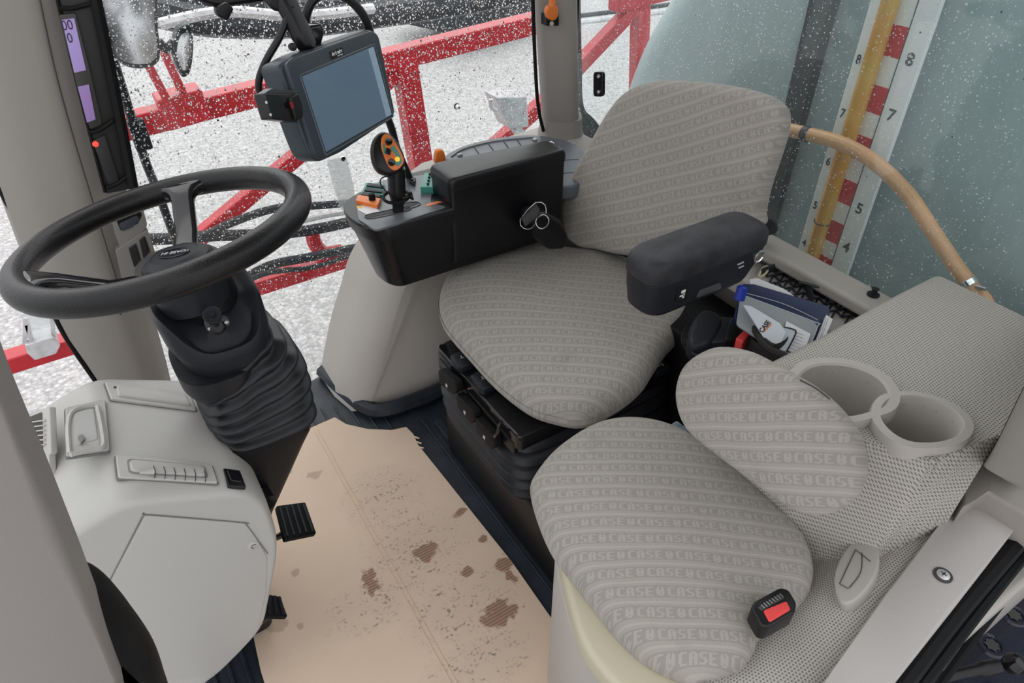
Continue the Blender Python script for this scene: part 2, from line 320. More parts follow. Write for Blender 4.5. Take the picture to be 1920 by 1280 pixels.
def slab(P, n, up, down, r=.004, crown=0, dn_r=None, k=4, center=None):
    """solid whose outline is the closed loop P (star shaped); 'up' towards n, 'down' behind; edges rounded by r, middle domed by crown"""
    P = np.array(P); n = nrm(n); c = P.mean(0) if center is None else np.asarray(center); c = c + n * ((P.mean(0) - c) @ n)
    dist = np.linalg.norm(P - c, axis=1)[:, None]; dirs = (P - c) / dist
    dn_r = r if dn_r is None else dn_r
    rings = []
    for j in range(k + 1):
        t = j / k * pi / 2; rings.append(c + dirs * (dist - dn_r * (1 - sin(t))) + ((P - c) @ n)[:, None] * n * 0 - n * (down - dn_r + dn_r * cos(t)))
    for j in range(k + 1):
        t = j / k * pi / 2; rings.append(c + dirs * (dist - r * (1 - cos(t))) + n * (up - crown - r + r * sin(t)))
    if crown:
        base = dist - r
        for s in (.93, .84, .72, .56, .38, .2): rings.append(c + dirs * base * s + n * (up - crown + crown * (1 - s ** 2.2)))
    vs = [v for R_ in rings for v in R_]; m_ = len(P); fs = []
    for a in range(len(rings) - 1):
        for i in range(m_): j = (i + 1) % m_; fs.append([a * m_ + i, a * m_ + j, (a + 1) * m_ + j, (a + 1) * m_ + i])
    if crown:
        vs.append(c + n * up); q = len(vs) - 1; b = (len(rings) - 1) * m_; fs += [[b + i, b + (i + 1) % m_, q] for i in range(m_)]
    else: fs.append([(len(rings) - 1) * m_ + i for i in range(m_)])
    fs.append([i for i in range(m_)][::-1])
    return vs, fs
def prism(P, off):
    P = [np.asarray(p) for p in P]; n = len(P); vs = P + [p + off for p in P]
    return vs, [list(range(n))[::-1], list(range(n, 2 * n))] + [[i, (i + 1) % n, n + (i + 1) % n, n + i] for i in range(n)]
def boxc(c, a, b, d):
    """box with centre c and half vectors a, b, d"""
    c, a, b, d = map(np.asarray, (c, a, b, d)); vs = [c + sa * a + sb * b + sd * d for sa in (-1, 1) for sb in (-1, 1) for sd in (-1, 1)]
    return vs, [[0, 1, 3, 2], [4, 6, 7, 5], [0, 4, 5, 1], [2, 3, 7, 6], [0, 2, 6, 4], [1, 5, 7, 3]]
def box(x0, x1, y0, y1, z0, z1): return boxc(V((x0 + x1) / 2, (y0 + y1) / 2, (z0 + z1) / 2), V((x1 - x0) / 2, 0, 0), V(0, (y1 - y0) / 2, 0), V(0, 0, (z1 - z0) / 2))
def beam(a, b, w_, h_, up=(0, 0, 1)):
    a, b = np.asarray(a, float), np.asarray(b, float); d = b - a; s = nrm(np.cross(d, up)); u = nrm(np.cross(s, d)); return boxc((a + b) / 2, d / 2, s * w_ / 2, u * h_ / 2)
def loft(rings, cap=True, closed=True):
    m_ = len(rings[0]); vs = [np.asarray(v) for R_ in rings for v in R_]; fs = []
    for a in range(len(rings) - 1):
        for i in range(m_ if closed else m_ - 1): j = (i + 1) % m_; fs.append([a * m_ + i, a * m_ + j, (a + 1) * m_ + j, (a + 1) * m_ + i])
    if cap: fs += [list(range(m_))[::-1], [(len(rings) - 1) * m_ + i for i in range(m_)]]
    return vs, fs
def tube(P, r, n=10, closed=False, smooth=8, sq=None, cap=True):
    if smooth: P = spl(P, smooth * len(P), closed)
    P = np.array(P); N_ = len(P); rings = []; up = None
    for i in range(N_):
        t = nrm(P[(i + 1) % N_] - P[i - 1]) if closed else nrm(P[min(i + 1, N_ - 1)] - P[max(i - 1, 0)])
        if up is None: up = nrm(np.cross(t, [0, 0, 1] if abs(t[2]) < .9 else [1, 0, 0]))
        up = nrm(up - t * (up @ t)); s = np.cross(t, up)
        rr = r(i / (N_ - 1)) if callable(r) else r
        rings.append([P[i] + (up * cos(a) * rr * (sq or 1) + s * sin(a) * rr) for a in [2 * pi * k / n for k in range(n)]])
    if closed:
        vs = [v for R_ in rings for v in R_]; fs = []
        for a in range(N_):
            for k in range(n): fs.append([a * n + k, a * n + (k + 1) % n, ((a + 1) % N_) * n + (k + 1) % n, ((a + 1) % N_) * n + k])
        return vs, fs
    return loft(rings, cap)
def frame_of(n):
    n = nrm(n); u = nrm(np.cross([0, 0, 1] if abs(n[2]) < .95 else [0, 1, 0], n)); return u, np.cross(n, u), n
def lathe(c, axis, prof, n=32):
    u, v, a = frame_of(axis); c = np.asarray(c); return loft([[c + a * h + (u * cos(t) + v * sin(t)) * max(r, 1e-4) for t in [2 * pi * k / n for k in range(n)]] for r, h in prof])
def cyl(c, axis, r, h, n=20, b=.0): 
    return lathe(c, axis, [(r, 0), (r, h - b), (r - b, h)] if b else [(r, 0), (r, h)], n)
def ring_pts(c, u, v, a, b, n=32, e=2.0):
    out = []
    for k in range(n):
        t = 2 * pi * k / n; ct, st = cos(t), sin(t); out.append(np.asarray(c) + u * a * math.copysign(abs(ct) ** (2 / e), ct) + v * b * math.copysign(abs(st) ** (2 / e), st))
    return out
def text(name, s, c, u, v, size, material, parent=None, ext=.0006, bold=0, sx=1, label=None):
    cu = bpy.data.curves.new('t', 'FONT'); cu.body = s; cu.size = 1; cu.align_x = 'CENTER'; cu.align_y = 'CENTER'; cu.offset = bold; cu.extrude = .0
    to = bpy.data.objects.new('t', cu); me = bpy.data.meshes.new_from_object(to); P = [np.array(q.co) for q in me.vertices]; F_ = [list(p.vertices) for p in me.polygons]
    bpy.data.objects.remove(to); bpy.data.meshes.remove(me)
    u, v = nrm(u), nrm(v); n = np.cross(u, v); vs = [np.asarray(c) + u * p[0] * size * sx + v * p[1] * size for p in P]
    return obj(name, (vs + [q + n * ext for q in vs], F_ + [[i + len(vs) for i in f] for f in F_]), material, parent, smooth=False, label=label)
def pxdir(px, py, dx, dy, p, n):
    return nrm(onp(px + dx, py + dy, p, n) - onp(px, py, p, n))
# ================================================================== the setting
def struct(name, vf, m_, **k):
    return tag(obj(name, vf, m_, **k), kind='structure')
struct('ground', ([V(-40, -6, -1.3), V(60, -6, -1.3), V(60, 80, -1.3), V(-40, 80, -1.3)], [[0, 1, 2, 3]]), GRAVEL, smooth=False)
fl = [V(-.16, .12, 0), V(1.2, .12, 0), V(1.2, 1.5, 0), V(.60, 1.52, 0)] + zs([(600, 702)], 0) + [V(.27, 1.66, 0), V(-.16, 1.50, 0)]
struct('floor', prism(fl, V(0, 0, -.06)), RUBBER, bevel=.008)
# ribs moulded in the rubber floor (part of the floor itself)
rib = []
for k in range(9): rib.append(boxc(V(.18 + .035 * k, 1.50 - .014 * k, .002), V(.003, 0, 0), V(0, .10, 0), V(0, 0, .003)))
for k in range(7): rib.append(boxc(V(-.14 + .03 * k, .80, .002), V(.004, 0, 0), V(0, .22, 0), V(0, 0, .003)))
struct('trim_2', cat_(*rib), RUBBER, bevel=.002)
struct('trim_1', cat_(beam((.575, .62, .012), (.575, 1.30, .012), .022, .024), beam((.545, .6, .004), (.545, 1.34, .004), .004, .006)), RUBBER, bevel=.008)
# right hand lower wall, a padded wheel-arch panel under the side window
prof = ys([(600, 704), (608, 655), (622, 590), (640, 530), (656, 478), (690, 420), (735, 352), (790, 306)], 1.68)
prof = prof + [V(1.2, 1.68, .625), V(1.2, 1.68, 0)]
inn = [V(p[0] + .03 * (1 if p[2] < .6 else .3), 1.45 + (.05 if p[2] > .55 else 0), p[2] - (.004 if p[2] > .5 else 0)) for p in prof]
mid = [p * .5 + q * .5 + V(-.012 if i < 8 else 0, 0, .006 if p[2] > .5 else 0) for i, (p, q) in enumerate(zip(prof, inn))]
mi2 = [q + V(.0, .03, 0) + V(-.008 if i < 8 else 0, 0, .0) for i, q in enumerate(inn)]
inn = [q + V(.035 if i < 8 else 0, 0, -.02 if q[2] > .5 else 0) for i, q in enumerate(inn)]
struct('wall_right', loft([spl(r_[:8], 40, False) + r_[8:] for r_ in (prof, mid, mi2, inn)]), BEIGE, ang=50)
struct('baseboard_right', tube([V(.38, 1.68, .02), V(.40, 1.56, .02), V(.425, 1.46, .02), V(.47, 1.415, .02), V(.6, 1.405, .02), V(.8, 1.42, .02)], .024, 8), RUBBER)
# rear wall with sill
struct('wall_rear', box(1.205, 1.27, .17, 1.66, 0, .60), BEIGE, bevel=.012, seg=3)
struct('trim_3', cat_(beam((1.205, .20, .612), (1.205, 1.6, .612), .075, .03), beam((1.15, .5, .555), (1.15, 1.6, .555), .09, .05)), BEIGE, bevel=.01, seg=3)
struct('wall_left', box(.62, 1.2, .09, .15, -.05, .47), BEIGE, bevel=.01)
struct('wall_front', cat_(box(-.52, -.26, .9, 1.5, -.05, .05)), BLACKM, bevel=.01)
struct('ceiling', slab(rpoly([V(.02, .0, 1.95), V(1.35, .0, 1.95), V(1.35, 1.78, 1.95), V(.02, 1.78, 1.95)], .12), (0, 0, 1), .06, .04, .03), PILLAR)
# window panes with rain on them
def drops(P0, A, B, n, r0, r1, out, seed, clump=0, bias=1.0):
    """hemispherical drops sitting on the outer face of a pane P0 + a*A + b*B"""
    rng = np.random.default_rng(seed); ua, ub = nrm(A), nrm(B); out = nrm(out); ns = 6
    tpl = np.array([(cos(2 * pi * k / ns + j * .5) * q, sin(2 * pi * k / ns + j * .5) * q, h) for j, (q, h) in enumerate([(1, 0), (.72, .5)]) for k in range(ns)] + [(0, 0, .72)])
    tf = [[k for k in range(ns)][::-1]] + [[k, (k + 1) % ns, ns + (k + 1) % ns, ns + k] for k in range(ns)] + [[ns + k, ns + (k + 1) % ns, 2 * ns] for k in range(ns)]
    a, b = rng.random(n), rng.random(n) ** bias
    if clump:
        cl = rng.random((40, 2)); w_ = rng.random(n) < clump; ci = cl[rng.integers(40, size=n)] + rng.normal(0, .05, (n, 2)); a = np.where(w_, ci[:, 0] % 1, a); b = np.where(w_, ci[:, 1] % 1, b)
    c = P0 + np.outer(a, A) + np.outer(b, B) + out * .0005
    q = (r0 + (r1 - r0) * rng.random(n) ** 3) * (.75 + .5 * b); st = 1 + .5 * rng.random(n) ** 2
    vs = c[:, None, :] + (q[:, None] * tpl[None, :, 0])[..., None] * ua + ((q * st)[:, None] * tpl[None, :, 1])[..., None] * ub + (q[:, None] * tpl[None, :, 2])[..., None] * out
    m_ = len(tpl); fs = []
    for k in range(n): fs += [[t + k * m_ for t in f] for f in tf]
    return vs.reshape(-1, 3), fs
def pane(name, P0, A, B, out, m_, nd, r0, r1, seed, clump=0, outline=None, bias=1.0):
    P = outline if outline is not None else [P0, P0 + A, P0 + A + B, P0 + B]
    o = struct(name, prism(P, nrm(out) * -.004), m_, smooth=False)
    if nd: tag(obj('raindrops', drops(P0, A, B, nd, r0, r1, out, seed, clump, bias), WATER, o, ang=180), kind='stuff')
    return o
pane('window_1', V(-.06, 1.70, .0), V(1.23, 0, 0), V(0, 0, 1.45), (0, 1, 0), GLASS, 42000, .0007, .0024, 3, bias=.6)
pane('window_2', V(1.262, .12, .60), V(0, 1.52, 0), V(0, 0, 1.0), (1, 0, 0), GLASSR, 17000, .0006, .0017, 5, clump=.15)
pane('window_3', V(-.50, .0, .02), V(.0, 1.5, 0), V(0, 0, 1.85), (-1, 0, 0), GLASS, 0, .0008, .002, 7)
# posts of the cab
def post(rows, yq, dep, name, m_, n=24, e=3.5, cat=None):
    """rows: (left px, right px, y px) read on the plane y = yq; an upright shell 'dep' deep"""
    R_ = []
    for l, r_, y in rows:
        a, b = aty(l, y, yq), aty(r_, y, yq); c = (a + b) / 2; h = np.linalg.norm(b - a) / 2; c[2] = (a[2] + b[2]) / 2
        R_.append(ring_pts(c + V(0, dep / 2, 0), V(1, 0, 0), V(0, 1, 0), h, dep / 2, n, e))
    return loft(R_)
A0 = [(-130, 178, -10), (-75, 203, 150), (-28, 232, 300), (20, 262, 430), (75, 285, 540), (112, 300, 610), (148, 312, 660), (190, 330, 725), (215, 345, 790)]
rings = []
for l, r_, y in A0:
    a, b = aty(l, y, 1.50), aty(r_, y, 1.50); zc = (a[2] + b[2]) / 2; x0, x1 = a[0], b[0]; w_ = x1 - x0
    rings.append([V(x0, 1.50, zc), V(x0 + .006, 1.492, zc), V(x0 + w_ * .3, 1.487, zc), V(x0 + w_ * .52, 1.487, zc), V(x0 + w_ * .64, 1.492, zc), V(x0 + w_ * .72, 1.505, zc), V(x0 + w_ * .85, 1.53, zc), V(x1, 1.56, zc), V(x1 - .01, 1.60, zc), V(x0 + .02, 1.60, zc), V(x0, 1.58, zc)])
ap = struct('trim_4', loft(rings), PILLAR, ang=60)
ln = [aty(x, y, 1.486) for x, y in [(74, -5), (103, 130), (137, 255), (173, 375), (205, 480), (222, 540), (226, 590)]]
struct('trim_5', tube(ln, .0016, 6), DARKB)
struct('trim_6', tube([aty(x, y, 1.498) for x, y in [(-60, 190), (0, 350), (60, 470), (112, 610), (185, 722), (205, 760)]], .006, 8), BLACKM)
cp0, cp1 = atz(1051, 238, .64), aty(1041, -20, 1.60); cp2 = cp1 + (cp1 - cp0) * 1.2
cl_ = lambda c, a, b: ring_pts(c, V(.8443, -.5358, 0), V(.5358, .8443, 0), a, b, 28, 3)
struct('trim_7', loft([cl_(cp0, .054, .05), cl_(cp1, .056, .05), cl_(cp2, .056, .05)]), PILLAR)
struct('trim_8', loft([cl_(cp0 + V(0, 0, -.05), .085, .085), cl_(cp0 + V(0, 0, -.02), .068, .066), cl_(cp0 + V(0, 0, .0), .062, .06), cl_(cp0 + V(0, 0, .035), .060, .058)]), PILLAR)
struct('trim_9', tube([cp0 + V(-.075, -.02, .01), aty(1008, 190, 1.58), aty(1001, 60, 1.58), aty(998, -60, 1.58)], .005, 8), BLACKM)
struct('trim_10', tube([aty(x, y, 1.69) for x, y in [(1083, -20), (1086, 120), (1090, 200), (1112, 228), (1135, 258), (1165, 300)]], .008, 8), BLACKM)
struct('trim_11', slab(rpoly(ys([(1088, 205), (1110, 228), (1150, 275), (1150, 330), (1096, 300)], 1.66), .01), (0, -1, 0), .01, .02, .005), BLACKM)
struct('trim_12', slab(rpoly(zs([(1090, 258), (1112, 262), (1140, 300), (1120, 345), (1092, 290), (1076, 272)], .635), .01), (0, 0, 1), .006, .02, .005), PILLAR)
# front left post beside the photographer, and rear left post
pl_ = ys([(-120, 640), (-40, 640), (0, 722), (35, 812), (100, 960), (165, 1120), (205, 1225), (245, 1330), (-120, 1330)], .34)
struct('trim_13', slab(rpoly(pl_, .01), (0, -1, 0), .01, .06, .008, center=aty(-20, 1050, .34)), POSTSHADE)
PRN = nrm(V(.268, -.963, 0)); PRP = V(.843, .180, .7)
pr = ps([(1935, 600), (1905, 680), (1870, 760), (1838, 840), (1835, 858), (1850, 880), (1885, 900), (1940, 925), (2100, 950), (2100, 560)], PRP, PRN)
struct('trim_14', slab(rpoly(pr, .01), PRN, .055, .004, .010), PILLAR)
struct('trim_15', slab(rpoly(zs([(1797, 872), (1830, 846), (1850, 884), (1935, 925), (2050, 930), (2050, 1040), (1918, 975), (1840, 928), (1800, 960)], .575), .006, 3), (0, 0, 1), .012, .05, .008, center=atz(1870, 930, .575)), PILLAR)
fr = rpoly(zs([(1796, 940), (1782, 955), (1730, 1022), (1658, 1115), (1540, 1285), (1480, 1380), (1600, 1380), (1676, 1282), (1800, 1125), (1914, 978), (1845, 925)], .545), .01)
dl = struct('trim_16', slab(fr, (0, 0, 1), .004, .07, .006, center=atz(1725, 1100, .545)), mat('frame_plastic', (.44, .42, .40), .45, bump=.15, bscale=900))
sc_ = atz(1768, 1078, .55)
struct('trim_17', cat_(lathe(sc_, (0, 0, 1), [(.0125, -.002), (.0125, .001), (.010, .0016), (.0095, -.001), (.0001, -.001)], 24)), DARKB)
t = thing('panel_screw', 'round cross-head screw set in the beige door frame strip beside the round air vent', 'screw', sc_)
obj('screw_head', lathe(sc_, (0, 0, 1), [(.0088, -.0015), (.0088, .002), (.007, .0032), (.0001, .0034)], 20), ALU, t)
obj('cross_slot', cat_(boxc(sc_ + V(0, 0, .0034), V(.004, 0, 0), V(0, .0008, 0), V(0, 0, .0003)), boxc(sc_ + V(0, 0, .0034), V(.0008, 0, 0), V(0, .004, 0), V(0, 0, .0003))), DARKB, t)
struct('trim_18', cat_(tube(zs([(1935, 985), (1800, 1140), (1690, 1282), (1640, 1350)], .52), .013, 8), tube(zs([(1940, 1012), (1840, 1135), (1720, 1290), (1680, 1340)], .49), .010, 8), tube(zs([(1945, 1045), (1850, 1165), (1750, 1300)], .44), .006, 8)), BLACKM)
# ================================================================== operator seat
S = thing('operator_seat', 'grey cloth operator seat with black suspension bellows standing behind the steering wheel', 'seat', (.73, .98, .0))
cz = .465
co = zs([(822, 562), (836, 522), (884, 488), (960, 464), (1015, 462), (1062, 470), (1130, 478), (1215, 505), (1295, 560), (1296, 600), (1272, 632), (1250, 655), (1226, 690), (1200, 728), (1150, 764), (1095, 785), (1040, 778), (985, 758), (925, 712), (872, 655), (832, 606)], cz)
pc = atz(1050, 620, cz); du = pxdir(1050, 620, 20, 1.5, pc, (0, 0, 1)); dv = nrm(np.cross([0, 0, 1], du)); dv = dv if (ray(1050, 600) - ray(1050, 620)) @ dv > 0 else -dv
vf = slab(spl(co, 100), (0, 0, 1), .055, .055, .05, .022, k=6, center=atz(1070, 610, cz))
vs = np.array(vf[0])
g = lambda p, c, s: np.exp(-(((p - c) ** 2).sum(1)) / (2 * s * s))
vs[:, 2] += np.where(vs[:, 2] > cz, 1, 0) * (-.010 * g(vs, atz(1090, 590, cz), .09) + .012 * g(vs, atz(930, 560, cz), .06) + .010 * g(vs, atz(1150, 700, cz), .05) + .012 * g(vs, atz(1120, 500, cz), .03) - .01 * g(vs, atz(1060, 500, cz), .02))
obj('seat_cushion', (list(vs), vf[1]), FABRIC, S, ang=80, uv=(pc, du, dv))
a_, e_ = radians(5), radians(12)
bn = V(-cos(a_) * cos(e_), -sin(a_) * cos(e_), sin(e_)); bp0 = D(1240, 430, 1.57)
bo = ps([(1062, 440), (1054, 390), (1072, 335), (1106, 268), (1140, 208), (1175, 170), (1225, 152), (1290, 152), (1370, 162), (1430, 178), (1462, 202), (1465, 240), (1450, 295), (1432, 350), (1421, 400), (1415, 428), (1330, 455), (1195, 480), (1120, 468), (1085, 462)], bp0, bn)
du = pxdir(1240, 330, 20, -5, bp0, bn); dv = nrm(np.cross(bn, du)); dv = dv if (ray(1240, 300) - ray(1240, 330)) @ dv > 0 else -dv
vf = slab(spl(bo, 100), bn, .03, .06, .028, .012, dn_r=.04, k=6, center=onp(1250, 320, bp0, bn))
vs = np.array(vf[0]); fr_ = ((vs - bp0) @ bn) > 0
for px, py, am, s_ in ((1250, 330, -.016, .09), (1400, 330, .010, .04), (1330, 440, .010, .05), (1150, 420, .010, .06), (1250, 200, .006, .07)):
    vs += np.outer(np.where(fr_, am, 0) * g(vs, onp(px, py, bp0, bn), s_), bn)
obj('backrest', (list(vs), vf[1]), FABRIC, S, ang=80, uv=(bp0, du, dv))
# base plate, controls and bellows
obj('base_plate', slab(rpoly([V(.527, .805, .40), V(.527, 1.160, .40), V(.94, 1.160, .40), V(.94, .805, .40)], .014), (0, 0, 1), .004, .035, .004), GLOSS, S, label='glossy black base plate')
obj('front_rail', slab(rpoly([V(.530, .82, .345), V(.530, 1.15, .345), V(.530, 1.15, .375), V(.530, .82, .375)], .006), (-1, 0, 0), .005, .02, .003), BLACK, S)
XP = V(.512, 1, .35); XN = V(-1, 0, 0)
for (l1, l2, ic) in (((828, 690), (852, 705), 0), ((862, 735), (886, 760), 1), ((898, 780), (924, 808), 2)):
    q = rpoly(ps([(l1[0], l1[1]), (l2[0] + 8, l2[1] + 8), (l2[0] + 12, l2[1] + 26), (l2[0] + 4, l2[1] + 32), (l1[0] + 2, l1[1] + 26)], XP, XN), .006)
    pdl = obj('control_lever', slab(q, XN, .010, .01, .004), BLACKM, S)
    cx = onp((l1[0] + l2[0]) / 2 + 5, (l1[1] + l2[1]) / 2 + 20, XP, XN) + XN * .0105
    ii = cat_(boxc(cx, V(.0002, 0, 0), V(0, .004, 0), V(0, 0, .0008)), boxc(cx + V(0, -.001, -.005), V(.0002, 0, 0), V(0, .0008, 0), V(0, 0, .005)), boxc(cx + V(0, .003, -.006), V(.0002, 0, 0), V(0, .0025, 0), V(0, 0, .0022)))
    obj('icon', ii, WHITE, pdl, smooth=False, label='small white pictogram')
obj('release_bar', tube(ps([(905, 808), (928, 818), (936, 800), (940, 790)], XP + V(-.005, 0, 0), XN), .004, 8), GLOSS, S)
for px, py, s_ in ((866, 678, 1), (905, 717, 1.1)):
    c = atz(px, py, .415); u_ = nrm(atz(px + 14, py + 16, .415) - atz(px - 14, py - 16, .415)); v_ = V(-u_[1], u_[0], 0)
    kn = obj('control_knob', slab([c + u_ * a + v_ * b for a, b in [(-.024 * s_, -.016), (-.028 * s_, 0), (-.024 * s_, .016), (.018 * s_, .019), (.026 * s_, .012), (.026 * s_, -.012), (.018 * s_, -.019)]], (0, 0, 1), .014, .014, .008, .003), SOFT, S)
    obj('icon', cat_(boxc(c + V(0, 0, .0143), u_ * .005, v_ * .0008, V(0, 0, .0002)), boxc(c + u_ * .004 + V(0, 0, .0143), u_ * .0008, v_ * .004, V(0, 0, .0002))), GREYP, kn, smooth=False)
c = atz(1237, 690, .41); u_ = nrm(atz(1260, 680, .41) - atz(1215, 700, .41)); v_ = V(-u_[1], u_[0], 0)
kn = obj('control_knob', slab(rpoly([c + u_ * a + v_ * b for a, b in [(-.02, -.014), (.02, -.014), (.024, .012), (-.02, .014)]], .005), (0, 0, 1), .008, .012, .005), SOFT, S)
obj('icon', cat_(boxc(c + V(0, 0, .0083), u_ * .009, v_ * .0008, V(0, 0, .0002)), boxc(c + u_ * .006 + V(0, 0, .0083), u_ * .0008, v_ * .005, V(0, 0, .0002)), boxc(c - u_ * .006 + V(0, .002, .0083), u_ * .003, v_ * .002, V(0, 0, .0002))), WHITE, kn, smooth=False)
R_ = []; zz = .372
for k in range(26):
    z = .372 - k * .0074; ph = (k / 25) * 5 * 2 * pi; gr = .010 * (1 - cos(ph)) + .012 * sin(pi * k / 25)
    R_.append(ring_pts(V(.737, .982, z), V(1, 0, 0), V(0, 1, 0), (.192 + gr), .168 + gr, 56, 7))
obj('suspension_bellows', loft(R_[::-1]), BELLOW, S, ang=70, label='ribbed dark rubber bellows')
obj('plinth', slab(rpoly([V(.556, .66, .1), V(.556, 1.22, .1), V(.96, 1.22, .1), V(.96, .66, .1)], .03), (0, 0, 1), .09, .10, .012), BLACK, S)
obj('rear_frame', slab(rpoly([V(.945, .72, .3), V(.945, 1.2, .3), V(1.12, 1.2, .3), V(1.12, .72, .3)], .02), (0, 0, 1), .19, .28, .01), BLACKM, S)
# left armrest of the operator seat
ARx = lambda x0, x1, y0, y1, z, r: rpoly([V(x0, y0, z), V(x1, y0, z), V(x1, y1, z), V(x0, y1, z)], r, 6)
obj('armrest_pad', slab(ARx(.682, .962, .655, .742, .79, .034), (0, 0, 1), .038, .006, .024, .006, dn_r=.002, k=6), ARM, S, label='worn dark grey armrest pad')
sh = obj('armrest_shell', loft([ARx(.705, .915, .668, .73, .712, .03), ARx(.690, .93, .660, .737, .722, .034), ARx(.685, .952, .657, .740, .760, .034), ARx(.684, .960, .656, .741, .784, .034)]), SOFT, S, bevel=.003)
YA_ = .6565
q = lambda l: ys(l, YA_)
obj('label_window', slab(rpoly(q([(1272, 533), (1292, 527), (1286, 560), (1266, 566)]), .002), (0, -1, 0), .0012, .002, .0004), GLOSS, sh)
obj('pictogram', cat_(*[prism(ys(l, YA_ - .0014), V(0, -.0004, 0)) for l in ([(1278, 545), (1286, 542), (1285, 547), (1277, 550)], [(1281, 550), (1284, 549), (1282, 558), (1279, 559)], [(1275, 554), (1283, 551), (1282, 554), (1274, 557)])]), WHITE, sh, smooth=False)
obj('grip_recess', slab(rpoly(q([(1312, 545), (1350, 530), (1352, 540), (1306, 558)]), .003), (0, -1, 0), .0012, .002, .0006), mat('recess_grey', (.06, .065, .07), .3), sh)
obj('slot_mark', cat_(prism(q([(1382, 495), (1394, 490), (1394, 492), (1383, 497)]), V(0, -.001, 0)), prism(q([(1384, 501), (1394, 497), (1394, 499), (1385, 503)]), V(0, -.001, 0))), GREYP, sh, smooth=False)
kc = aty(1423, 481, YA_); obj('armrest_bolt', lathe(kc, (0, -1, 0), [(.013, -.003), (.013, .001), (.010, .002), (.008, -.001), (.0075, .001), (.0001, .001)], 24), CHROME, S, label='chrome adjuster bolt')
obj('armrest_bracket', boxc(V(1.0, .765, .70), V(.075, 0, 0), V(0, .015, 0), V(0, 0, .04)), BLACK, S, bevel=.008)
obj('recliner_knob', slab(spl(ps([(1415, 432), (1418, 412), (1438, 408), (1450, 420), (1448, 434), (1430, 440)], D(1430, 420, 1.5), (0, -1, .2)), 24), (0, -1, .2), .015, .03, .008), ARM, S)
# buckle boot beside the seat
bz = .55
bt = obj('buckle_boot', cat_(slab(spl(zs([(1288, 640), (1296, 612), (1318, 590), (1345, 598), (1352, 618), (1335, 650), (1312, 660), (1292, 655)], bz), 40), (0, 0, 1), .018, .03, .014),
    slab(rpoly(zs([(1340, 600), (1372, 602), (1362, 648), (1322, 652)], bz), .006), (0, 0, 1), .012, .03, .006)), SOFT, S)
obj('boot_rib', cat_(*[tube(zs([(1300 - 4 * k + 30, 592), (1300 - 4 * k, 612), (1291 - 4 * k, 640), (1302 - 3 * k, 662), (1320 - 3 * k, 668)], bz - .004 * k), .0022, 6) for k in range(4)]), BLACK, bt)
bk = obj('seat_belt_buckle', slab(rpoly(zs([(1366, 604), (1408, 612), (1398, 640), (1356, 648)], bz), .006), (0, 0, 1), .016, .03, .006), BLACK, S)
obj('release_button', slab(rpoly(zs([(1404, 614), (1414, 622), (1392, 646), (1378, 640)], bz + .012), .003), (0, 0, 1), .008, .02, .003), REDBTN, bk, label='red release button')
# seat belt retractor on the far side of the seat
rt = thing('seat_belt_retractor', 'black seat belt retractor with metal edged tongue between seat and control console', 'seat belt', aty(1018, 450, 1.19))
obj('retractor_housing', slab(rpoly(ys([(990, 402), (1012, 392), (1045, 408), (1060, 440), (1052, 462), (1022, 464), (996, 440)], 1.18), .012), (0, -1, 0), .02, .04, .012), BLACK, rt)
tn = nrm(V(-.35, -.8, .5)); tp = aty(1010, 410, 1.15)
tg = obj('tongue', slab(rpoly(ps([(976, 410), (1004, 381), (1012, 392), (1010, 406), (984, 426)], tp, tn), .003), tn, .008, .010, .003), BLACK, rt)
obj('metal_plate', cat_(*[tube(ps(l, tp + tn * .004, tn), 0.0011, 6, True, smooth=2) for l in ([(1006, 409), (1020, 402), (1029, 411), (1026, 423), (1015, 429), (1006, 422)], )]), STEEL, tg, label='steel latch plate')
obj('metal_edge', tube(ps([(1004, 418), (996, 428), (982, 428), (975, 412), (1004, 380), (1022, 384), (1024, 400)], tp + tn * .002, tn), .0010, 6, smooth=2), STEEL, tg)
# ================================================================== console on the right hand armrest
K = thing('control_console', 'black right-hand armrest console with switch panel, joystick and raised padded lid', 'console', (.68, 1.35, .5))
tp_ = rpoly([V(.935, 1.24, .69), V(.462, 1.24, .69), V(.432, 1.272, .69), V(.42, 1.34, .69), V(.44, 1.40, .69), V(.55, 1.455, .69), V(.935, 1.455, .69)], [.02, .03, .03, .03, .03, .03, .02], 5)
bt_ = rpoly([V(.935, 1.25, .52), V(.492, 1.25, .52), V(.475, 1.28, .52), V(.468, 1.33, .52), V(.48, 1.37, .52), V(.56, 1.40, .52), V(.935, 1.40, .52)], [.02, .03, .03, .03, .03, .03, .02], 5)
mix_ = lambda a, b, t, z=0, g=0: [p * (1 - t) + q_ * t + V(0, 0, z) for p, q_ in zip(a, b)]
cc = V(.68, 1.34, 0)
def grow(l, g): return [V(p[0] + (p[0] - cc[0]) * g / .25, p[1] + (p[1] - cc[1]) * g / .11, p[2]) for p in l]
obj('console_body', loft([grow(bt_, -.012), mix_(bt_, tp_, .04), mix_(bt_, tp_, .80), mix_(bt_, tp_, .805)]), mat('console_black', (.006, .006, .007), .28, bump=.04, bscale=400, spec=.35), K, ang=40)
obj('console_rim', loft([grow(mix_(bt_, tp_, .80), .004), grow(mix_(bt_, tp_, .97), .003), grow(tp_, -.001), grow(tp_, -.006)]), BLACK, K, ang=40)
obj('lid_base', slab(rpoly([V(.628, 1.2375, .71), V(.936, 1.2375, .71), V(.936, 1.306, .71), V(.628, 1.335, .71)], .012), (0, 0, 1), .03, .16, .002), mat('console_black', (0, 0, 0)), K)
obj('padded_lid', slab(rpoly([V(.626, 1.2355, .742), V(.938, 1.2355, .742), V(.938, 1.308, .742), V(.626, 1.337, .742)], .014), (0, 0, 1), .020, .012, .014, .002, dn_r=.001), BLACK, K)
PZ = .6915
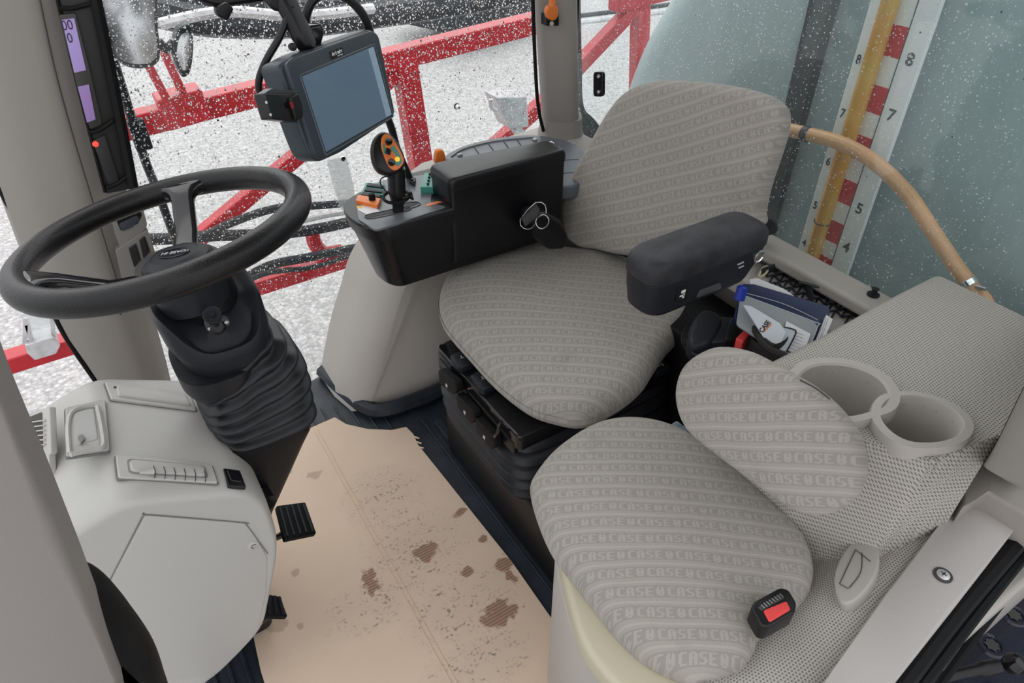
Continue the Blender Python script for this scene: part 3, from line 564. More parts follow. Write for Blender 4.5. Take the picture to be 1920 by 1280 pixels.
obj('switch_panel', slab(rpoly(zs([(668, 384), (716, 338), (812, 326), (808, 380), (838, 388), (705, 432), (672, 412)], PZ), .01), (0, 0, 1), .001, .004, .0006), mat('panel_grey', (.13, .14, .155), .35), K, label='grey switch panel')
sw = obj('membrane_switches', slab(rpoly(zs([(686, 345), (722, 347), (718, 368), (676, 366)], PZ + .004), .002), (0, 0, 1), .004, .006, .0015), TEAL, K, label='teal membrane switch block')
obj('switch_bar', cat_(*[slab(rpoly(zs(l, PZ + .009), .001), (0, 0, 1), .002, .002, .0006) for l in ([(690, 344), (720, 348), (718, 353), (687, 349)], [(686, 352), (718, 357), (716, 362), (683, 358)], [(680, 360), (714, 366), (712, 371), (677, 366)])]), SOFT, sw)
db = obj('dial_base', slab(rpoly(zs([(671, 366), (714, 373), (708, 386), (667, 377)], PZ + .008), .002), (0, 0, 1), .002, .012, .001), ORANGE, K, label='orange label plate')
obj('rotary_knob', lathe(atz(698, 374, PZ + .010), (0, 0, 1), [(.0075, 0), (.0068, .013), (.005, .0145), (.0001, .0145)], 16), BLACKM, db)
sk = obj('sticker', prism(zs([(668, 386), (696, 384), (714, 397), (688, 402), (672, 394)], PZ + .0012), V(0, 0, .0004)), WHITE, K, smooth=False, label='white and yellow warning sticker')
obj('sticker_patch', prism(zs([(668, 386), (676, 385.5), (679, 390), (671, 391)], PZ + .0017), V(0, 0, .0003)), YEL, sk, smooth=False)
obj('lever_gate', cat_(*[tube(zs(l, PZ + .001), .0018, 6, True) for l in ([(686, 404), (720, 396), (762, 388), (770, 393), (745, 400), (695, 410)], [(752, 384), (772, 379), (786, 380), (786, 385), (765, 391)])]), BLACK, K)
obj('gate_slot', cat_(*[slab(spl(zs(l, PZ + .001), 20), (0, 0, 1), .0006, .001, .0003) for l in ([(688, 404), (722, 397), (765, 390), (764, 394), (725, 402), (692, 408)], [(754, 385), (774, 380), (784, 382), (766, 388)])]), DARKB, K)
ks = obj('keypad', slab(rpoly(zs([(796, 326), (812, 324), (812, 352), (788, 352)], PZ + .014), .002), (0, 0, 1), .002, .018, .001), TEAL, K, label='teal keypad block')
for py in (328, 334, 340, 346): obj('key', cyl(atz(806 - (py - 328) * .2, py, PZ + .016), (0, 0, 1), .0028, .005, 10), BLACK, ks)
ks2 = obj('keypad', slab(rpoly(zs([(762, 332), (780, 334), (778, 346), (768, 342)], PZ + .006), .002), (0, 0, 1), .002, .008, .001), SOFT, K)
for px, py in ((768, 335), (773, 338), (777, 342)): obj('key', cyl(atz(px, py, PZ + .008), (0, 0, 1), .0026, .004, 10), BLACK, ks2)
obj('orange_strip', prism(zs([(798, 383), (820, 377), (830, 379), (800, 387)], PZ + .0012), V(0, 0, .0004)), ORANGE, K, smooth=False)
# joystick
jb = atz(746, 396, PZ); jr = 1.0
jn = nrm(V(-.25, -.70, .52)); jp = onp(738, 290, jb + V(0, 0, .13), V(0.2, -1, 0))
st_ = [jb + V(0, 0, -.004), jb + V(.001, 0, .02), aty(745, 365, jb[1]), aty(744, 335, jb[1])]
js = obj('joystick', tube([jb + V(0, 0, -.003), aty(746, 380, jb[1]), aty(744, 350, jb[1]), aty(743, 315, jb[1])], lambda t: .012 + .007 * min(1, max(0, (t - .25) * 3)), 16), BLACK, K, label='black joystick with orange and teal button face')
jo = spl(ps([(694, 282), (699, 262), (712, 249), (728, 250), (746, 268), (757, 290), (758, 308), (748, 322), (730, 328), (708, 322), (697, 305)], jp, jn), 44)
obj('joystick_head', slab(jo, jn, .012, .034, .010, .002, dn_r=.02, k=6), BLACK, js)
jq = jp + jn * .0125
fc = obj('button_face', slab(spl(ps([(718, 254), (729, 253), (742, 268), (754, 290), (757, 304), (748, 316), (738, 319), (728, 311), (720, 293), (714, 272)], jq, jn), 40), jn, .0014, .003, .001), ORANGE, js, label='orange button face')
obj('teal_patch', cat_(prism(ps([(738, 272), (750, 290), (754, 304), (747, 312), (740, 308), (742, 290), (732, 278)], jq + jn * .0015, jn), jn * .0003), prism(ps([(717, 270), (722, 271), (724, 289), (720, 288)], jq + jn * .0015, jn), jn * .0003)), TEAL, js, smooth=False)
for px, py in ((729, 266), (734, 305)): obj('round_button', lathe(onp(px, py, jq, jn), jn, [(.0075, 0), (.0075, .005), (.006, .007), (.0001, .006)], 18), GLOSS, js)
obj('rocker_switch', boxc(onp(728, 285, jq, jn) + jn * .003, pxdir(728, 285, 8, 6, jq, jn) * .006, pxdir(728, 285, -3, 8, jq, jn) * .006, jn * .004), GLOSS, js, bevel=.002)
obj('thumb_wing', cat_(*[boxc(onp(px, py, jq, jn) + jn * .003, pxdir(px, py, 8, 3, jq, jn) * .006, pxdir(px, py, -3, 8, jq, jn) * .0016, jn * .004) for px, py in ((727, 277), (728, 293))]), ORANGE, js, bevel=.001)
obj('lit_button', lathe(onp(745, 299, jq, jn), jn, [(.005, 0), (.005, .004), (.0001, .005)], 18), LEDG, js, label='glowing orange button')
obj('rubber_ring', tube([jb + V(.028 * cos(t), .022 * sin(t), .035 + .004 * sin(t)) for t in [2 * pi * k / 10 for k in range(10)]], .0035, 8, True, 3), BLACKM, js)
obj('side_peg', tube([jb + V(.0, -.01, .034), aty(774, 366, jb[1] - .02)], lambda t: .004 + .006 * (t > .7), 10, smooth=3), BLACK, js)
obj('trigger_wire', tube([aty(x, y, jb[1] - .012) for x, y in [(728, 362), (716, 350), (713, 338), (722, 331), (736, 333)]], .0014, 6), BLACK, js)
obj('shift_lever', slab(spl(ys([(816, 306), (817, 285), (824, 280), (832, 284), (834, 306)], 1.40), 20), (0, -1, 0), .005, .010, .004), ORANGE, K, label='orange shift lever')
obj('lever_stem', beam(aty(825, 300, 1.405), aty(825, 345, 1.405), .008, .008), BLACK, K)
# storage tray on the right rear shelf
T_ = thing('side_tray', 'slate grey plastic storage tray with power socket on the shelf behind the console', 'tray', atz(960, 290, .62))
to_ = spl(zs([(836, 302), (852, 284), (900, 268), (960, 258), (1010, 257), (1060, 266), (1092, 284), (1108, 304), (1100, 335), (1075, 352), (1000, 350), (900, 320)], .648), 60)
obj('tray_body', slab(to_, (0, 0, 1), .006, .03, .006), TRAYG, T_)
for x, y in ((889, 275), (916, 269), (945, 265), (970, 262), (998, 260)): obj('slot', beam(atz(x - 1, y - 1, .655), atz(x + 12, y + 17, .655), .0022, .002), DARKB, T_, smooth=False)
obj('tray_lip', tube(zs([(846, 293), (872, 278), (930, 264), (1000, 257)], .656), .0018, 6), mat('lip_grey', (.2, .21, .22), .4), T_)
obj('panel_line', beam(atz(1050, 300, .6545), atz(1085, 299, .6545), .0015, .001), DARKB, T_, smooth=False)
obj('panel_line', beam(atz(1052, 325, .6545), atz(1090, 322, .6545), .0015, .001), DARKB, T_, smooth=False)
obj('power_socket', lathe(atz(1031, 269, .655), (0, 0, 1), [(.014, 0), (.014, .003), (.011, .003), (.010, -.008), (.0001, -.008)], 24), mat('socket', (.02, .02, .02), .4), T_)
obj('socket_ring', tube([atz(1031, 269, .6585) + V(.0125 * cos(t), .0125 * sin(t), 0) for t in [2 * pi * k / 16 for k in range(16)]], .0018, 6, True, 2), CHROME, T_, label='chrome socket ring')
obj('rocker_tab', boxc(atz(862, 290, .657), V(.007, 0, 0), V(0, .004, 0), V(0, 0, .003)), GREYP, T_, bevel=.001)
obj('rocker_tab', boxc(atz(1003, 261, .657), V(.006, 0, 0), V(0, .006, 0), V(0, 0, .002)), GREYP, T_, bevel=.001)
# ================================================================== instructor seat
J = thing('instructor_seat', 'small grey cloth instructor seat with folded back pad and stains beside the door', 'seat', (.6, .44, .0))
jz = .52
jc = zs([(996, 925), (1003, 890), (1045, 842), (1112, 800), (1180, 788), (1250, 800), (1312, 832), (1400, 900), (1488, 985), (1520, 1040), (1523, 1095), (1490, 1145), (1432, 1185), (1412, 1228), (1382, 1262), (1310, 1272), (1225, 1240), (1155, 1180), (1085, 1092), (1030, 1018)], jz)
pc = atz(1240, 1000, jz); du = pxdir(1240, 1000, 20, 1, pc, (0, 0, 1)); dv = nrm(np.cross([0, 0, 1], du)); dv = dv if (ray(1240, 900) - ray(1240, 1000)) @ dv > 0 else -dv
obj('seat_cushion', slab(spl(jc, 100), (0, 0, 1), .045, .05, .038, .014, k=6, center=atz(1245, 1010, jz)), FABRIC, J, ang=80, uv=(pc, du, dv))
ja, jb_, jc_ = atz(1285, 800, .635), atz(1500, 960, .660), atz(1500, 712, .785); jn2 = nrm(np.cross(jb_ - ja, jc_ - ja)); jn2 = jn2 if jn2[2] > 0 else -jn2; jp2 = onp(1440, 800, ja, jn2)
jb2 = spl(ps([(1268, 712), (1288, 676), (1335, 650), (1390, 655), (1440, 678), (1525, 728), (1585, 788), (1612, 850), (1610, 902), (1585, 942), (1542, 964), (1490, 960), (1420, 914), (1335, 850), (1285, 805), (1266, 757)], jp2, jn2), 90)
du = pxdir(1440, 800, 20, 0, jp2, jn2); dv = nrm(np.cross(jn2, du)); dv = dv if (ray(1440, 700) - ray(1440, 800)) @ dv > 0 else -dv
obj('back_pad', slab(jb2, jn2, .024, .035, .024, .012, dn_r=.02, k=6), FABRIC, J, ang=80, uv=(jp2, du, dv), label='stained grey back pad')
obj('zip_seam', tube(ps([(1500, 712), (1530, 728), (1556, 748)], jp2 + jn2 * .004, jn2), .0012, 6), DARKB, J)
obj('seat_pan', slab(spl(zs([(1045, 960), (1070, 880), (1180, 830), (1310, 860), (1480, 1010), (1490, 1110), (1420, 1180), (1415, 1290), (1250, 1320), (1120, 1220), (1072, 1110)], jz), 60), (0, 0, 1), -.03, .075, .01), CREAM, J)
bs = [V(.60, .665, 0), V(.515, .640, 0), (atz(1040, 1170, .0)) + V(0, 0.0, 0), V(.415, .53, 0), V(.36, .40, 0), V(.36, .18, 0), V(.80, .18, 0), V(.80, .64, 0)]
obj('seat_box', slab(rpoly(bs, .05, 5), (0, 0, 1), .43, .0, .01, center=V(.6, .42, 0)), BEIGE, J, label='beige plastic seat box')
obj('hinge_bracket', beam(atz(1262, 798, .5), atz(1302, 828, .5), .016, .02), mat('camo_grey', (.25, .3, .33), .6, col2=(.08, .1, .13), vscale=60), J, bevel=.003)
bb = thing('seat_belt_buckle', 'black seat belt buckle with red release button lying on the instructor seat cushion edge', 'buckle', atz(1450, 1160, .55))
hz = .582
obj('buckle_body', slab(rpoly(zs([(1407, 1142), (1412, 1130), (1462, 1103), (1478, 1107), (1493, 1132), (1490, 1150), (1440, 1178), (1426, 1176)], hz), .004), (0, 0, 1), .004, .028, .004), BLACK, bb)
obj('release_button', slab(rpoly(zs([(1430, 1146), (1474, 1128), (1482, 1144), (1442, 1168)], hz + .003), .003), (0, 0, 1), .004, .004, .002, .0008), REDBTN, bb, label='red release button')
obj('tongue_slot', slab(rpoly(zs([(1420, 1140), (1462, 1114), (1470, 1122), (1428, 1146)], hz + .003), .001), (0, 0, 1), .0018, .004, .0006), DARKB, bb)
obj('comb_teeth', cat_(*[boxc(atz(1430 + 5 * k, 1137 - 3 * k, hz + .0058), V(.0006, 0, 0), V(0, .003, 0), V(0, 0, .0008)) for k in range(8)]), STEEL, bb, smooth=False)
# ================================================================== perforated console with cup holders
Q = thing('rear_console', 'beige perforated side console with twin cup holders beside the instructor seat', 'console', (.9, .32, .4))
sst = lambda t: min(1, max(0, t)) ** 2 * (3 - 2 * min(1, max(0, t)))
def hz_(x, y):
    x0 = .702 + max(0, .338 - y) * .60 + max(0, .228 - y) * 4.5
    lo = .440 + .085 * sst((.37 - y) / .18) + .012 * sst((x - .5) / .3)
    return lo + (.715 - lo) * sst((x - x0 + .008) / .042) + .012 * sst((x - .85) / .3)
c1 = spl(zs([(1662, 758), (1700, 750), (1742, 756), (1782, 775), (1801, 800), (1790, 822), (1750, 834), (1702, 832), (1667, 812), (1650, 784)], .722), 40)
c2 = spl(zs([(1530, 692), (1590, 693), (1640, 713), (1662, 742), (1655, 766), (1625, 778), (1585, 786), (1530, 780), (1495, 752), (1498, 712)], .722), 40)
def inside(p, P):
    x, y = p[0], p[1]; c = False
    for i in range(len(P)):
        a, b = P[i - 1], P[i]
        if (a[1] > y) != (b[1] > y) and x < (b[0] - a[0]) * (y - a[1]) / (b[1] - a[1]) + a[0]: c = not c
    return c
nx, ny = 150, 80; x0_, x1_, y0_, y1_ = .43, 1.212, .135, .492
XS, YS = np.linspace(x0_, x1_, nx), np.linspace(y0_, y1_, ny)
vs = []; 
YY = np.zeros((nx, ny))
for i, x in enumerate(XS):
    yb = max(.135, .185 + .279 * (x - .843))
    for j, y in enumerate(YS):
        y = yb + (y - y0_) * (y1_ - yb) / (y1_ - y0_); YY[i, j] = y; yy = y; z = hz_(x, y); ed = .022
        if y > y1_ - ed: t_ = (y - (y1_ - ed)) / ed; z -= ed * (1 - math.sqrt(max(0, 1 - t_ * t_)))
        vs.append(V(x, yy, z))
fs = []
for i in range(nx - 1):
    for j in range(ny - 1):
        c = V((XS[i] + XS[i + 1]) / 2, (YY[i, j] + YY[i, j + 1]) / 2, 0)
        if inside(c, c1) or inside(c, c2): continue
        fs.append([i * ny + j, (i + 1) * ny + j, (i + 1) * ny + j + 1, i * ny + j + 1])
k0 = len(vs)
for i, x in enumerate(XS): vs.append(V(x, y1_ + .004, .40)); 
for i in range(nx - 1): fs.append([i * ny + ny - 1, (i + 1) * ny + ny - 1, k0 + i + 1, k0 + i])
obj('console_body', (vs, fs), PERF, Q, ang=60, uv=(V(0, 0, 0), V(1, 0, .9), V(0, 1, -.6)))
for nm, cc_, dz in (('cup_holder', c1, 0), ('cup_holder', c2, .0006)):
    ct = np.mean(cc_, 0); sc2 = lambda s, z, P=cc_, ct=ct: [V(*(ct[:2] + (p - ct)[:2] * s), z) for p in P]
    z0 = .727 + dz
    ch = obj(nm, loft([sc2(1.30, z0 - .020), sc2(1.30, z0 - .003), sc2(1.27, z0 + .002), sc2(1.05, z0 + .003), sc2(1.0, z0), sc2(.95, z0 - .05), sc2(.88, z0 - .09)], cap=False), BEIGE, Q, ang=40, label='smooth beige cup holder ring')
    obj('cup_floor', slab(sc2(.92, z0 - .088), (0, 0, 1), .001, .003, .001), mat('cup_inner', (.28, .265, .24), .6), ch)
px_ = atz(1608, 1072, .53)
for _ in range(20): px_ = atz(1608, 1072, hz_(px_[0], px_[1]))
pv = px_ + V(0, 0, .014); vn = nrm(V(-.12, .32, 1.0))
def el(c, n_, px, l): return spl(ps(l, c, n_), 40)
vo_ = spl(ps([(1566, 1110), (1566, 1075), (1585, 1035), (1615, 1010), (1636, 1008), (1648, 1030), (1646, 1070), (1628, 1105), (1600, 1132), (1578, 1134)], pv, vn), 44)
vt = obj('round_air_vent', slab(vo_, vn, .008, .022, .004, .002), BEIGE, Q, label='closed round beige air vent')
pv2 = pv + vn * .0084
obj('vent_groove', cat_(*[tube(ps(l, pv2, vn), .0006, 5, smooth=3) for l in ([(1604, 1030), (1574, 1094)], [(1574, 1094), (1590, 1103)], [(1604, 1030), (1632, 1052)], [(1616, 1036), (1614, 1072), (1592, 1102)])]), DARKB, vt)
# ================================================================== dashboard pod at the front
Dd = thing('dashboard', 'light grey plastic front console with air vents below the steering wheel', 'dashboard', (-.1, .98, 0))
pf = ys([(225, 938), (468, 918), (505, 945), (528, 1012), (524, 1060), (514, 1110), (500, 1180), (460, 1225), (400, 1285), (300, 1340), (-60, 1340)], .82)
TA, TB = pf[0].copy(), pf[1].copy()
pf += [V(-.27, .82, .30), V(-.265, .82, .52), V(-.225, .82, .60)]
pf = rpoly(pf, [.03, .03, .02, .03, .03, .03, .05, .05, .05, .05, .01, .02, .03, .03], 5)
cen = V(-.1, .82, .4)
def shr(l, s, y): return [V(cen[0] + (p[0] - cen[0]) * s, y, cen[2] + (p[2] - cen[2]) * s) for p in l]
rg = []
for s, y in ((.90, .8225), (.925, .822), (.95, .8235), (.972, .829), (.988, .839), (.997, .852), (1, .870), (1, 1.10), (.995, 1.118), (.98, 1.13), (.955, 1.136), (.9, 1.138)): rg.append(shr(pf, s, y))
obj('dash_body', loft(rg), DASH, Dd, ang=60)
tv = TB - TA; tn = nrm(V(-tv[2], 0, tv[0])); tn = tn if tn[2] > 0 else -tn; tpp = V(TB[0], 1.0, TB[2])
pt = lambda l, h=0: ps(l, tpp + tn * h, tn)
def vent(l, name='air_vent', lab=None):
    c_ = np.mean(pt(l), 0); obj('vent_gap', slab([c_ + (p - c_) * (1 + .0022 / np.linalg.norm(p - c_)) for p in rpoly(pt(l), .004)], tn, .0012, .003, .0004), mat('gap_grey', (.16, .16, .155), .6), Dd)
    v_ = obj(name, slab(rpoly(pt(l), .004), tn, .005, .004, .0022), DASH, Dd, label=lab); return v_
v1 = vent([(196, 719), (355, 741), (368, 772), (208, 752)], lab='flat air vent on the far edge')
obj('vent_flap', slab(rpoly(pt([(216, 728), (348, 746), (357, 766), (220, 748)]), .003), tn, .009, .004, .004), DASH, v1)
obj('vent_gap', tube(pt([(213, 725), (280, 734), (348, 744)], .0065), .0014, 5), DARKB, v1)
v2 = vent([(216, 856), (396, 873), (408, 908), (221, 898)], lab='slatted air vent nearest the open side')
obj('vent_well', slab(rpoly(pt([(236, 864), (384, 878), (390, 902), (240, 893)]), .008), tn, .0056, .003, .0005), mat('well_grey', (.22, .22, .21), .5), v2)
obj('vent_barrel', slab(rpoly(pt([(240, 868), (382, 880), (387, 899), (243, 890)]), .008), tn, .0085, .003, .004), DASH, v2)
for k in range(6):
    x = 288 + k * 19; obj('slat', tube(pt([(x, 869 + (x - 240) * .085), (x + 3, 880 + (x - 240) * .085), (x + 2, 892 + (x - 240) * .08)], .0087), .0007, 5), DARKB, v2)
obj('slider_tab', tube(pt([(262, 886), (275, 885), (288, 884)], .0115), lambda t: .0015 + .0035 * t, 8), DASH, v2)
v3 = vent([(122, 768), (196, 752), (205, 846), (124, 858)], lab='hooded air vent at the front edge')
obj('vent_hood', cat_(tube(pt([(130, 850), (127, 800), (134, 774), (155, 764), (182, 762)], .006), .0035, 6), tube(pt([(182, 762), (190, 800), (193, 836), (172, 842), (132, 852)], .009), .004, 6)), DASH, v3)
obj('vent_barrel', slab(rpoly(pt([(136, 778), (176, 768), (184, 830), (138, 844)]), .006), tn, .006, .003, .004), mat('vent_light', (.46, .46, .44), .4), v3)
obj('slider_tab', slab(pt([(147, 818), (155, 816), (160, 824), (152, 832)], .008), tn, .003, .003, .001), mat('well_grey', (.22, .22, .21), .5), v3)
s1 = obj('rocker_switch', slab(rpoly(pt([(418, 880), (449, 884), (461, 915), (428, 912)]), .002), tn, .003, .004, .001), BLACK, Dd, label='black rocker switch')
obj('switch_key', slab(rpoly(pt([(424, 885), (444, 888), (452, 908), (432, 905)]), .002), tn, .0055, .003, .0015), GLOSS, s1)
wn = nrm(V(.85, 0, .5)); wp = aty(503, 930, .90)
obj('light_switch', slab(rpoly(ps([(487, 918), (498, 914), (516, 944), (508, 956)], wp, wn), .003), wn, .006, .02, .002), GLOSS, Dd)
# front-facing vents toward the windscreen
vn_ = nrm(V(-.75, -.25, .6)); vp_ = aty(75, 810, 1.02)
v4 = obj('side_vent', slab(rpoly(ps([(42, 780), (52, 775), (95, 762), (98, 848), (88, 862), (42, 880)], vp_, vn_), .003), vn_, .002, .008, .002), DASH, Dd, label='open side vent with curved louvres')
obj('vent_well', slab(rpoly(ps([(46, 786), (82, 772), (84, 842), (46, 856)], vp_, vn_), .003), vn_, .0026, .002, .0005), mat('vent_dark', (.05, .045, .04), .6), v4)
for k in range(6): obj('louvre', tube(ps([(45, 802 + k * 9.5), (52, 793 + k * 9.5), (68, 790 + k * 9), (84, 788 + k * 9)], vp_ + vn_ * .004, vn_), .0012, 5), DASH, v4)
v5 = obj('side_vent', slab(rpoly(ps([(58, 884), (94, 850), (98, 950), (88, 966), (64, 900)], vp_, vn_), .004), vn_, .002, .008, .002), DASH, Dd)
obj('vent_well', slab(rpoly(ps([(64, 888), (84, 872), (86, 946), (78, 930)], vp_, vn_), .003), vn_, .0026, .002, .0005), mat('well_grey', (.22, .22, .21), .5), v5)
YD = .8222
dp = rpoly(ys([(271, 965), (459, 980), (482, 1010), (500, 1045), (498, 1110), (482, 1180), (392, 1270), (120, 1275), (202, 1096)], YD), .006)
obj('service_panel', slab(dp, (0, -1, 0), .0012, .003, .0008), DASH, Dd)
obj('panel_gap', tube(ys([(200, 1100), (236, 1030), (268, 967), (272, 965), (330, 969), (457, 980), (462, 984), (480, 1008), (502, 1038)], YD - .0008), .0009, 5, smooth=3), mat('gap_grey', (.16, .16, .155), .6), Dd)
lc = aty(475, 1022, YD - .001)
la = obj('panel_latch', lathe(lc, (0, -1, 0), [(.0095, -.002), (.0095, .0014), (.008, .0022), (.0001, .0022)], 24), DASH, Dd)
obj('latch_slot', tube([lc + V(.004 * cos(t), -.0026, .004 * sin(t)) for t in [.4 + .6 * k for k in range(8)]], .0006, 5), DARKB, la)
# ================================================================== steering column
Wc = V(.0497, .9989, .9178); wn = nrm(V(-.0957, .137, 1)); wu, wv, _ = frame_of(wn)
G = thing('steering_column', 'black leather steering wheel on its tilting column with rubber bellows', 'steering wheel', (.08, 1.0, 0))
Rw = .1915
rim = obj('steering_wheel', tube([Wc + (wu * cos(t) + wv * sin(t)) * Rw for t in [2 * pi * k / 96 for k in range(96)]], .0188, 20, True, 0), LEATHER, G, ang=180)
hubc = Wc - wn * .062
def rimdir(px, py): return nrm(onp(px, py, Wc, wn) - Wc)
d0 = rimdir(346, 352)
for k, d in enumerate((d0, rimdir(88, 520), rimdir(400, 520))):
    sd = np.cross(wn, d)
    def sec(c, w_, h): return ring_pts(c, sd, nrm(np.cross(sd, d)), w_, h, 20, 4)
    a, b, c_, e_ = Wc + d * (Rw - .008), Wc + d * (Rw - .035) - wn * .008, Wc + d * .09 - wn * .046, hubc + d * .03
    obj('spoke', loft([sec(Wc + d * (Rw - .004), .060, .010), sec(Wc + d * (Rw - .012), .050, .0115), sec(Wc + d * (Rw - .019), .036, .0115), sec(Wc + d * (Rw - .026) - wn * .001, .026, .0105), sec(Wc + d * (Rw - .036) - wn * .004, .0195, .009), sec(Wc + d * (Rw - .048) - wn * .010, .0168, .008), sec(c_, .0165, .007), sec(e_, .018, .007)]), LEATHER if 0 else GLOSS, rim, bevel=0, ang=50, label='glossy black spoke')
hb = obj('hub', lathe(hubc, wn, [(.050, -.055), (.055, -.02), (.056, .006), (.0545, .010), (.054, .0105), (.050, .017), (.0495, .0165), (.046, .021), (.034, .027), (.0335, .0262), (.0001, .0275)], 48), SOFT, rim, ang=25)
hn = hubc + wn * .0272; tx = pxdir(350, 480, 10, -1.5, hubc, wn)
obj('badge', slab([hn + tx * .023 * cos(t) + np.cross(wn, tx) * .015 * sin(t) for t in [2 * pi * k / 28 for k in range(28)]], wn, .0015, .002, .001), GLOSS, hb)
text('badge_lettering', 'CASE IH', hn + wn * .0016, -tx, -np.cross(wn, tx), .0105, GREYP, hb, bold=.02, label='silver lettering')
def colring(x0, x1, y0, y1, z, e=3, tz=0): 
    R_ = ring_pts(V((x0 + x1) / 2, (y0 + y1) / 2, z), V(1, 0, 0), V(0, 1, 0), (x1 - x0) / 2, (y1 - y0) / 2, 48, e)
    return [p + V(0, 0, tz * (p[0] - (x0 + x1) / 2)) for p in R_]
obj('column_neck', loft([colring(.02, .125, .95, 1.05, .79, 2), colring(.005, .118, .945, 1.055, .835, 2), colring(-.005, .115, .94, 1.055, .865, 2)]), BLACK, G)
def dipring(x0, x1, y0, y1, z, e, w_):
    R_ = colring(x0, x1, y0, y1, z, e); cx_, cy_ = (x0 + x1) / 2, 1.0; out = []
    for p in R_:
        t = math.atan2(p[1] - cy_, p[0] - cx_); dt = (t + 1.45 + pi) % (2 * pi) - pi
        out.append(p + V(0, 0, -.062 * w_ * math.exp(-(dt / .75) ** 4)))
    return out
shr_ = obj('column_shroud', loft([dipring(.035, .118, .945, 1.055, .668, 2.5, 0), dipring(.026, .136, .932, 1.068, .676, 2.6, 0), dipring(.012, .146, .918, 1.08, .71, 2.8, .1), dipring(-.002, .152, .908, 1.088, .755, 3, .35), dipring(-.006, .150, .908, 1.086, .80, 3, .9), dipring(-.002, .146, .911, 1.083, .812, 3, 1), dipring(.003, .141, .917, 1.078, .811, 2.8, 1), dipring(.010, .134, .924, 1.07, .803, 2.6, 1), dipring(.02, .122, .945, 1.055, .80, 2.2, .35)]), SOFT, G, ang=50)
kb = aty(404, 606, .915)
rc = obj('lever_recess', slab(spl(ys([(385, 610), (392, 600), (412, 596), (428, 598), (430, 608), (412, 618), (394, 622)], .908), 24), (0, -1, 0.15), .002, .012, .001), DARKB, shr_)
obj('recess_plate', cat_(cyl(aty(424, 603, .906), (0, -1, 0), .003, .002, 10), cyl(aty(392, 615, .906), (0, -1, 0), .0026, .002, 10)), STEEL, shr_)
obj('collar_ring', lathe(aty(406, 610, .912), (0, -.9, .35), [(.013, -.004), (.013, .006), (.010, .009), (.008, .012), (.0001, .012)], 20), BLACK, shr_)
obj('tilt_knob', cat_(tube([aty(406, 608, .905), aty(400, 596, .885), aty(397, 588, .872)], .0045, 10), lathe(aty(399, 593, .880), nrm(aty(396, 584, .862) - aty(404, 606, .905)), [(.005, -.004), (.011, .0), (.0125, .004), (.0125, .009), (.0115, .0105), (.0095, .0100), (.0001, .0095)], 24)), SOFT, shr_, label='round black tilt knob')
obj('under_cover', loft([colring(.005, .10, .925, 1.06, .648, 2.6), colring(-.002, .11, .915, 1.07, .665, 2.6), colring(-.004, .12, .91, 1.075, .70, 2.8)]), BELLOW, G)
R_ = []
NB = 96
for k in range(NB):
    t = k / (NB - 1); z = .705 - t * .165; ph = t * 6.5 * 2 * pi
    w_ = .006 * (sin(ph)); x0 = .030 - .014 * sin(pi * t); x1 = .140 + .048 * sin(min(1, t * 1.35) * pi * .62)
    fl_ = colring(x0 - w_, x1 + w_, .922 - w_ - .01 * t, 1.078 + w_ + .01 * t, z, 4, tz=.50 * (1 - t))
    R_.append([p + V(0, 0, .0035 * sin(9 * math.atan2(p[1] - 1, p[0] - .09) + 5 * t) * (1 - t) ) for p in fl_])
obj('steering_bellows', loft(R_[::-1]), BELLOW, G, ang=80, label='folded dark rubber bellows')
obj('pedestal', loft([colring(-.12, .00, .93, 1.07, .03, 6), colring(-.10, .015, .93, 1.07, .22, 6), colring(-.03, .068, .92, 1.07, .36, 6), colring(.02, .155, .915, 1.08, .50, 6), colring(.024, .172, .912, 1.086, .527, 6), colring(.024, .174, .912, 1.086, .545, 6)]), BLACK, G, ang=50)
# ================================================================== pedals and mat
pdz = V(.0, .0, .0)
def pedal(l, z, n_, lab, ribs, m_=BLACKM):
    c = atz(*np.mean(l, 0), z); t_ = thing('pedal', lab, 'pedal', c)
    pp = rpoly(ps(l, c, n_), .004); obj('pedal_pad', slab(pp, n_, .004, .006, .002), m_, t_)
    a, b, c2_, d = [onp(x, y, c, n_) for x, y in l]
    for k in range(ribs):
        s = (k + .5) / ribs; p, q_ = a * (1 - s) + b * s, d * (1 - s) + c2_ * s; obj('tread_rib', tube([p * .93 + q_ * .07 + nrm(n_) * .0045, p * .07 + q_ * .93 + nrm(n_) * .0045], .0038, 6, smooth=2), SOFT, t_)
    obj('pedal_arm', tube([c - nrm(n_) * .006, c + V(-.05, -.0, -.02), c + V(-.13, .02, .03)], .007, 8), BLACK, t_); return t_
pedal([(517, 950), (571, 943), (592, 1002), (533, 1014)], .21, V(.6, -.15, .8), 'wide black ribbed pedal just below the light switches of the front console', 5)
pedal([(500, 1116), (524, 1120), (538, 1158), (496, 1157)], .17, V(.6, -.15, .8), 'narrow black pedal low beside the front console', 3)
mo = zs([(628, 784), (650, 797), (690, 806), (735, 808), (762, 802), (775, 815), (784, 835), (820, 880), (880, 955), (960, 1055), (1037, 1165), (1060, 1280), (1050, 1420), (540, 1420), (490, 1260), (476, 1195), (478, 1100), (470, 1000), (480, 900), (524, 830)], .006)
mt = thing('cardboard_sheet', 'stained sheet of brown cardboard lying on the rubber cab floor', 'cardboard', atz(720, 1000, .002))
obj('sheet', prism(mo, V(0, 0, .005)), CARD, mt, bevel=.0008, uv=(V(0, 0, 0), V(1, 0, 0), V(0, 1, 0)))
cr0, cr1 = atz(592, 806, .0118), atz(880, 1330, .0118); sd = nrm(np.cross(cr1 - cr0, [0, 0, 1]))
